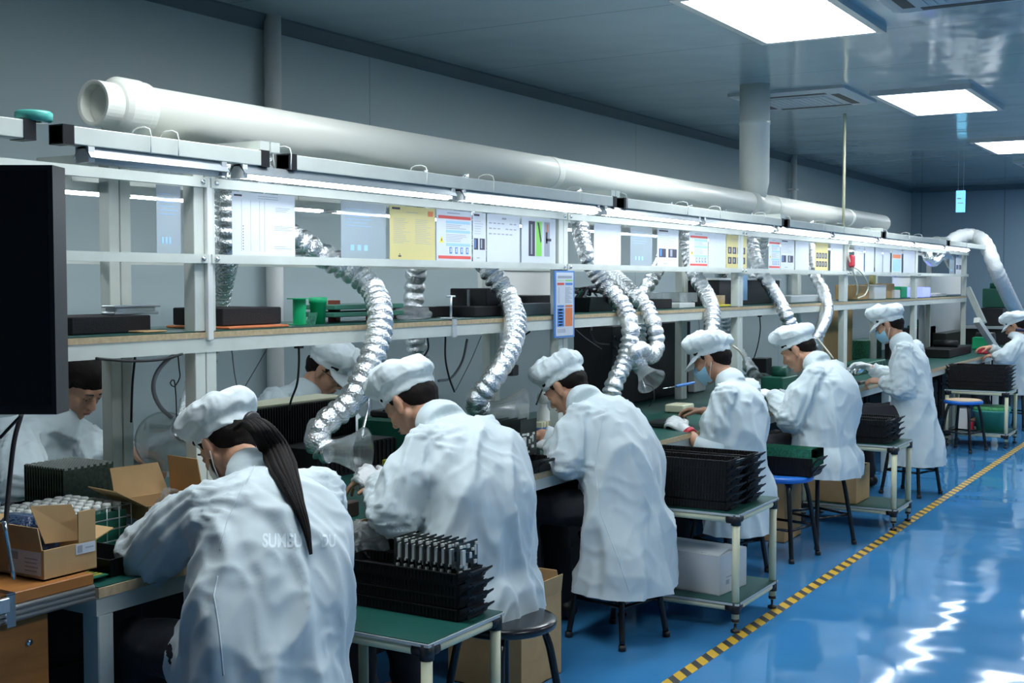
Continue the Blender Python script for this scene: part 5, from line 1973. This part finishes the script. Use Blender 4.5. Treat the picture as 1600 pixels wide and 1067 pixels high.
for k, yy in enumerate((p0 + .02, p0 + .11, p1 + .1)):
    MB().use(mat('red_brown_plastic', (.28, .06, .03), .5)).rbox((-3.10, yy, HS + .0), (-3.06, yy + .03, HS + .084), .002).build('block', parent=t)
pbg = at(645, 497, 3.02)
crumple_bag((-3.02, pbg.y, HS + .026), (.05, .12, .024), 'plastic_bag', 'crumpled clear bag on the shelf right of the first foil hose', M_bag, 8.0)
sb(622, 684, 3.12, 3.27, .046, M_foam, 'foam_block', 'flat black foam block behind the clear bag', 'foam block')
# clamp stand and rods
p = at(700, 505, 2.90)
t = thing('clamp_stand', 'small metal clamp with vertical stem on the shelf edge', 'clamp', (p.x, p.y, SH - .07))
m = MB().use(M_lgrey).rbox((-2.872, p.y - .014, SH - .075), (-2.864, p.y + .014, HS + .008), .002).rbox((-2.93, p.y - .014, HS), (-2.864, p.y + .014, HS + .008), .002)
m.build('bracket', parent=t)
MB().use(M_alu).cyl((-2.885, p.y, HS + .008), (-2.885, p.y, HS + .10), .005, n=10).build('stem', parent=t)
MB().use(M_alu).cyl((-2.885, p.y - .03, HS + .095), (-2.885, p.y + .03, HS + .095), .004, n=8).build('cross_pin', parent=t)
p = at(732, 490, 3.1)
t = thing('thin_stand', 'thin dark upright rod on a small foot, right of the clamp', 'stand', (p.x, p.y, HS))
MB().use(M_black).rbox((p.x - .03, p.y - .03, HS), (p.x + .03, p.y + .03, HS + .01), .002).build('foot', parent=t)
MB().use(M_greycable).box((p.x - .004, p.y - .006, HS + .01), (p.x + .004, p.y + .006, HS + .12)).build('rod', parent=t)
sb(742, 790, 2.98, 3.2, .045, M_foam, 'black_case', 'low black case left of the second foil hose', 'case')
sb(760, 800, 3.05, 3.25, .125, M_black, 'black_case', 'taller black case behind the second foil hose', 'case')
sb(806, 866, 3.0, 3.26, .09, M_tray, 'black_equipment', 'wide black equipment case left of the notice post', 'case')
sb(800, 866, 2.92, 2.995, .055, mat('dark_grey_plastic', (.07, .09, .09), .35), 'grey_equipment', 'low grey case in front of the black case, left of the notice post', 'case')
p0, p1 = at(782, 440, 3.32).y, at(880, 440, 3.32).y
t = thing('white_panel_box', 'white box with small dark holes on the wall side behind the shelf', 'box', (-3.38, p0, 1.4))
MB().use(M_white).rbox((-3.46, p0, 1.40), (-3.32, p1, 1.56), .004).build('housing', parent=t)
for k in range(4):
    MB().use(M_black).cyl((-3.322, p0 + .18 + k * .07, 1.425), (-3.318, p0 + .18 + k * .07, 1.425), .006, n=8).build('hole', parent=t)
MB().use(M_frame).box((-3.36, p0 + .05, SH), (-3.34, p0 + .08, 1.40)).build('bracket', parent=t)
p0, p1 = at(904, 480, 3.0).y, at(946, 480, 3.0).y
t = thing('cable_tray', 'black open tray heaped with cables right of the notice post', 'tray', (-3.05, p0, HS))
MB().use(M_black).loft([[(-3.15, p0 + .02, HS), (-2.95, p0 + .02, HS), (-2.95, p1 - .02, HS), (-3.15, p1 - .02, HS)], [(-3.2, p0 - .02, HS + .075), (-2.92, p0 - .02, HS + .075), (-2.92, p1 + .03, HS + .075), (-3.2, p1 + .03, HS + .075)],
                        [(-3.19, p0 - .01, HS + .075), (-2.93, p0 - .01, HS + .075), (-2.93, p1 + .02, HS + .075), (-3.19, p1 + .02, HS + .075)], [(-3.14, p0 + .03, HS + .01), (-2.96, p0 + .03, HS + .01), (-2.96, p1 - .03, HS + .01), (-3.14, p1 - .03, HS + .01)]], smooth=False).build('shell', parent=t)
rr = random.Random(3)
for k in range(7):
    c = V((-3.06, (p0 + p1) / 2, HS + .08))
    MB().use((M_black, M_dgreen, M_greycable)[k % 3]).tube([c + V((rr.uniform(-.08, .08), rr.uniform(-.12, .12), rr.uniform(-.03, .05))) for _ in range(5)], .006, 6).build('cable', parent=t)
sb(1020, 1050, 2.98, 3.22, .055, M_foam, 'foam_block', 'black foam block between the curled hose and the clear container', 'foam block')
sb(1062, 1086, 2.95, 3.2, .03, M_white, 'white_box', 'low white box under the clear container on the shelf', 'box')
sb(1062, 1090, 2.97, 3.2, .06, M_cloudy, 'clear_container', 'clear container on the low white box', 'container', base=HS + .032)
ya, yb = at(1112, 470, 3.1).y, at(1208, 470, 3.1).y
t = thing('black_bin', 'large black box with a white lid behind the post, above the worker with rolled sleeves', 'box', (-3.15, ya, HS))
MB().use(M_black).rbox((-3.27, ya, HS), (-3.05, yb, HS + .165), .004).build('body', parent=t)
MB().use(M_white).rbox((-3.275, ya - .02, HS + .165), (-3.045, yb + .02, HS + .18), .003).build('lid', parent=t)
p = at(1130, 480, 2.93)
tag(MB().use(M_yellow).rbox((p.x - .04, p.y - .06, HS), (p.x + .02, p.y + .08, HS + .012), .003).build('yellow_strip'), 'yellow strip on the shelf left of the post above the rolled sleeves', 'strip')
p = at(1124, 470, 2.97)
tag(MB().use(M_board).cyl((p.x, p.y, HS), (p.x, p.y, HS + .07), .035, n=20).build('tape_roll'), 'brown roll standing before the large black box', 'roll')
p = at(1174, 440, 2.98)
tag(MB().use(M_lblue).box((-3.04, p.y - .07, HS + .03), (-3.03, p.y + .06, HS + .2)).build('blue_card'), 'light blue card leaning against the large black box', 'card')
p0, p1 = at(1232, 470, 2.95).y, at(1285, 470, 2.95).y
tag(MB().use(M_lgrey).rbox((-3.15, p0, HS), (-2.93, p1, HS + .055), .006).build('grey_power_unit'), 'pale grey unit with cables left of the bowed foil hose', 'device')
for (u0, u1, h, m, nm, lab, cat, D) in ((1340, 1366, .13, M_card, 'carton', 'open brown carton on the shelf above the upright masked worker', 'box', 3.0),
                                        (1366, 1384, .13, M_white, 'white_canister', 'white canister between two brown cartons on the shelf', 'canister', 2.95),
                                        (1384, 1397, .14, M_card, 'carton', 'narrow brown carton right of the white canister', 'box', 2.98),
                                        (1398, 1406, .08, M_white, 'white_cup', 'small white container right of the narrow carton', 'container', 2.95),
                                        (1407, 1417, .11, M_gplastic, 'green_box', 'small green box right of the white containers on the shelf', 'box', 3.0),
                                        (1441, 1453, .10, M_led, 'blue_device', 'blue glowing device on the shelf in the last bay', 'device', 2.98),
                                        (1462, 1478, .035, M_white, 'white_tray', 'low white tray right of the blue glowing device', 'tray', 2.98)):
    sb(u0, u1, D, D + .2, h, m, nm, lab, cat, r=.005)
p = at(1372, 440, 2.97)
t = thing('yellow_bottle', 'yellow bottle with black cap standing on the white canister', 'bottle', (p.x - .05, p.y, HS + .131))
MB().use(M_sheet).lathe([(.03, 0), (.03, .08), (.012, .1)], (p.x - .05, p.y, HS + .131)).build('body', parent=t)
MB().use(M_black).lathe([(.014, .1), (.02, .11), (.02, .15), (.01, .155)], (p.x - .05, p.y, HS + .131)).build('cap', parent=t)
# white panel at the back of the last bay
p0, p1 = at(1396, 440, 3.32).y, at(1502, 440, 3.32).y
tag(MB().use(M_white).box((-3.335, p0, SH), (-3.325, p1, 1.57)).build('backboard'), 'white back panel above the shelf in the last bays', 'panel')
tag(MB().use(M_lgrey).box((-3.335, p0 + 1.2, BT + .001), (-3.325, p1, SH - .08)).build('lower_backboard'), 'pale panel below the shelf in the last bay', 'panel')
# teal roll on the beam at the top left
p = at(53, 192, 2.62)
t = thing('teal_tape_roll', 'teal roll lying on the beam at the top left', 'roll', (p.x, p.y, 1.896))
MB().use(mat('teal_film', (.10, .50, .42), .3)).lathe([(.04, 0), (.045, .004), (.045, .022), (.04, .026), (.02, .026), (.02, 0)], (p.x, p.y, 1.8955), n=28).build('body', parent=t)

# ---------------------------------------------------------------- cables
CB = 'loose cables hanging from the shelf'


def cable(pts, label, r=.003, m=M_cable, plug=False):
    t = MB().use(m).tube([at(*p) for p in pts], r, 8, step=.01)
    if plug:
        p = at(*pts[0])
        t.use(M_black).box((p.x - .012, p.y - .012, p.z - .005), (p.x + .012, p.y + .012, p.z + .03))
    return tag(t.build('cable'), label, 'cable')


cable([(282, 552, 2.97), (262, 562, 2.97), (244, 585, 2.97), (240, 610, 2.97), (250, 635, 3.0), (268, 652, 3.0)], 'thick grey cable looping left of the nearest front posts', .007, M_greycable)
cable([(278, 553, 2.96), (280, 575, 2.96), (281, 590, 2.96), (272, 604, 2.96), (266, 598, 2.96), (272, 594, 2.96), (275, 620, 2.97), (276, 655, 3.0)], 'thin black cable with a small curl left of the nearest front posts', .002)
cable([(150, 560, 2.87), (200, 564, 2.87), (250, 562, 2.865), (285, 553, 2.865)], 'black cable running level under the near end of the shelf', .004)
cable([(212, 550, 3.24), (207, 600, 3.24), (205, 660, 3.24)], 'black cable hanging along the wall side post', .004)
cable([(467, 542, 2.93), (467, 570, 2.93), (464, 600, 2.95), (455, 625, 3.05), (452, 640, 3.2)], 'black cable with a plug hanging under the shelf before the worker with glasses', .004, plug=True)
cable([(362, 545, 3.2), (366, 580, 3.2), (372, 612, 3.2)], 'thin grey cable right of the nearest front posts, left of two', .002, M_greycable)
cable([(420, 540, 3.2), (400, 575, 3.2), (378, 612, 3.2)], 'thin grey cable slanting down towards the nearest front posts', .002, M_greycable)
cable([(696, 526, 2.93), (696, 560, 2.93), (702, 590, 2.95), (710, 612, 3.0)], 'black cable hanging left of the second foil hose', .004)
cable([(730, 530, 3.2), (722, 565, 3.2), (705, 590, 3.2), (685, 595, 3.2)], 'thick grey cable swinging behind the shelf left of the second foil hose', .006, M_greycable)
cable([(668, 528, 2.95), (669, 545, 2.95), (660, 560, 2.97)], 'short black cable under the shelf right of the first foil hose', .004)
cable([(752, 525, 3.0), (735, 565, 3.05), (712, 610, 3.1)], 'thin grey cable slanting behind the second foil hose', .002, M_greycable)
cable([(828, 518, 2.93), (815, 528, 2.95), (806, 540, 2.98)], 'short black cable right of the second foil hose', .004)
cable([(921, 515, 2.93), (926, 528, 2.93), (935, 536, 2.96), (952, 538, 3.1)], 'black cable with plug right of the notice post', .004, plug=True)
cable([(900, 515, 2.95), (915, 528, 2.97), (940, 545, 3.1)], 'thin grey cable beside the notice post', .002, M_greycable)
cable([(852, 600, 3.0), (846, 612, 2.98), (838, 632, 2.96)], 'black cable on the bench left of the bent long coated worker', .004)
cable([(1187, 494, 2.93), (1188, 515, 2.93), (1184, 540, 2.95), (1178, 560, 3.0)], 'black cable with plug hanging between the rolled sleeves and heavy set workers', .004, plug=True)
cable([(1092, 500, 2.93), (1094, 540, 2.95), (1092, 580, 3.0)], 'thin cable hanging right of the curled foil hose', .002, M_greycable)
cable([(1276, 527, 2.80), (1288, 542, 2.60), (1296, 552, 2.48), (1302, 560, 2.45)], 'cream cable running down to the collar of the heavy set worker', .006, M_wcable)
cable([(1145, 540, 2.75), (1155, 548, 2.72), (1162, 560, 2.72), (1163, 575, 2.75)], 'cream cable arching behind the collar of the worker with rolled sleeves', .006, M_wcable)
cable([(1327, 375, 2.86), (1326, 400, 2.85), (1335, 430, 2.84), (1340, 450, 2.84), (1338, 462, 2.86)], 'cream cable looping from the rail above the upright masked worker', .006, M_wcable)
cable([(1330, 415, 2.86), (1345, 425, 2.84), (1356, 445, 2.84), (1352, 460, 2.85), (1340, 466, 2.88)], 'second cream cable looping above the upright masked worker', .006, M_wcable)
cable([(8, 830, 2.6), (14, 760, 2.62), (22, 690, 2.62), (34, 645, 2.62)], 'black coiled cable hanging below the black monitor', .006)
cable([(0, 684, 2.5), (15, 668, 2.5), (36, 646, 2.5)], 'black straight cable under the corner of the black monitor', .004)
cable([(576, 612, 2.80), (574, 640, 2.78), (568, 668, 2.74), (566, 682, 2.72)], 'bent grey metal stem holding the hood beside the white glove', .005, M_steel)
cable([(1008, 600, 2.66), (1020, 606, 2.68), (1022, 622, 2.72), (1014, 635, 2.76)], 'black bent wire below the small clear hood', .003)
p = at(797, 580, 2.98)
tag(MB().use(M_black).rbox((p.x - .03, p.y - .03, p.z - .02), (p.x + .03, p.y + .03, p.z + .03), .004).use(M_black).cyl((p.x, p.y, p.z + .03), (p.x, p.y, SH - .068), .0025, n=6).build('power_adapter'), 'black power adapter hanging right of the second foil hose', 'adapter')
p = at(1332, 408, 2.84)
tag(MB().use(M_redp).rbox((p.x - .02, p.y - .05, p.z - .05), (p.x + .01, p.y + .05, p.z + .05), .01).build('red_switch'), 'red switch on the post above the upright masked worker', 'switch')

# ---------------------------------------------------------------- details stuck on the coats
from mathutils.bvhtree import BVHTree


def bvh_of(o):
    off = world_loc(o)
    me = o.data
    return BVHTree.FromPolygons([v.co + off for v in me.vertices], [tuple(p.vertices) for p in me.polygons])


def child(root, name):
    return [c for c in root.children if c.name.split('.')[0] == name][0]


def on_cloth(bv, u, v, lift=.0015):
    d = (CF * FPX + CR * (u - 800) + CU * (533.5 - v)).normalized()
    h = bv.ray_cast(Vector((0, 0, EYE)), d)
    if h[0] is None:
        return None
    n = h[1] if h[1].dot(d) < 0 else -h[1]
    return h[0] + n * lift


def seam(root, pts, r=.0022, name='seam'):
    coat = child(root, 'coat')
    bv = bvh_of(coat)
    P = []
    for (a, b_) in zip(pts, pts[1:]):
        n = max(2, int(math.hypot(b_[0] - a[0], b_[1] - a[1]) / 5))
        for i in range(n):
            q = on_cloth(bv, a[0] + (b_[0] - a[0]) * i / n, a[1] + (b_[1] - a[1]) * i / n, 0)
            if q is not None and (not P or (q - P[-1]).length < .08):
                P.append(q)
    if len(P) < 3:
        return
    MB().use(M_coat).tube(P, r, 6, step=.03).build(name, parent=coat)


seam(W1, [(398, 728), (378, 765), (355, 815), (342, 865)])
seam(W1, [(340, 900), (334, 930), (342, 980), (350, 1060)])
seam(W2, [(742, 650), (742, 720), (750, 800), (752, 880), (750, 960)])
seam(W3, [(945, 640), (935, 690), (930, 735), (938, 800), (965, 870), (985, 930)])
seam(W6, [(1418, 560), (1420, 610)])

# ponytail lying on the back of the nearest coat
bvp = bvh_of(child(W1, 'coat'))
path = [at(378, 668, 2.44), at(394, 660, 2.40)]
for u, v in ((412, 674), (431, 704), (448, 742), (466, 786), (479, 825), (486, 866)):
    q = on_cloth(bvp, u, v, 0)
    d = (Vector((0, 0, EYE)) - (q or at(u, v, 2.3))).normalized()
    path.append((q or at(u, v, 2.36)) + d * (.035 if v < 800 else .02))
fr_ = smooth_path(path, .012)
nn = len(fr_)
m = MB().use(M_hair)
for kx in range(60):
    a = R.random() * 2 * pi
    rr = R.random() ** .5
    ph = R.random() * 6
    off = []
    for i, p in enumerate(fr_):
        t = i / nn
        env = .044 * (.55 + t * 1.8 if t < .25 else (1.0 if t < .5 else max(.05, 1 - (t - .5) * 1.95)))
        off.append(p + Vector((cos(a) * .40, sin(a), cos(a) * .25)) * rr * env + Vector((0, sin(ph + t * 5) * .003, 0)))
    m.tube(off, .004, 6, rf=lambda i, t: .0085 * max(.15, (1 - t ** 3)))
m.build('ponytail', parent=W1)
MB().use(M_black).lathe([(.026, -.01), (.032, 0), (.026, .01)], fr_[3], fr_[4] - fr_[2], 16).build('hair_tie', parent=W1)

# faded lettering across the back of the nearest coat
coat = child(W1, 'coat')
bv = bvh_of(coat)
m_txt = mat('faded_coat_print', (.84, .93, .95), .8)


def coat_text(word, u0, u1, v0, v1, tilt=0):
    cu = bpy.data.curves.new('t', 'FONT')
    cu.body = word
    cu.offset = .03
    ob = bpy.data.objects.new('t', cu)
    SC.collection.objects.link(ob)
    me = bpy.data.meshes.new_from_object(ob.evaluated_get(bpy.context.evaluated_depsgraph_get()))
    bpy.data.objects.remove(ob)
    bm = bmesh.new()
    bm.from_mesh(me)
    bmesh.ops.triangulate(bm, faces=bm.faces)
    for _ in range(2):
        bmesh.ops.subdivide_edges(bm, edges=[e for e in bm.edges if e.calc_length() > .08], cuts=1)
    bmesh.ops.triangulate(bm, faces=bm.faces)
    xs = [v.co.x for v in bm.verts]
    ys = [v.co.y for v in bm.verts]
    ax, bx_, ay, by = min(xs), max(xs), min(ys), max(ys)
    vs, ok = [], True
    for v in bm.verts:
        fx_ = (v.co.x - ax) / (bx_ - ax)
        q = on_cloth(bv, u0 + (u1 - u0) * fx_, v1 + (v0 - v1) * (v.co.y - ay) / (by - ay) + tilt * fx_, .0012)
        vs.append(q if q is not None else Vector((0, 0, 0)))
    bm.verts.index_update()
    fs = [tuple(v.index for v in f.verts) for f in bm.faces]
    bm.free()
    MB().use(m_txt).add(vs, fs).build('back_print', parent=coat)


coat_text('SUMBU', 410, 472, 833, 856)
coat_text('DU', 502, 524, 835, 855)
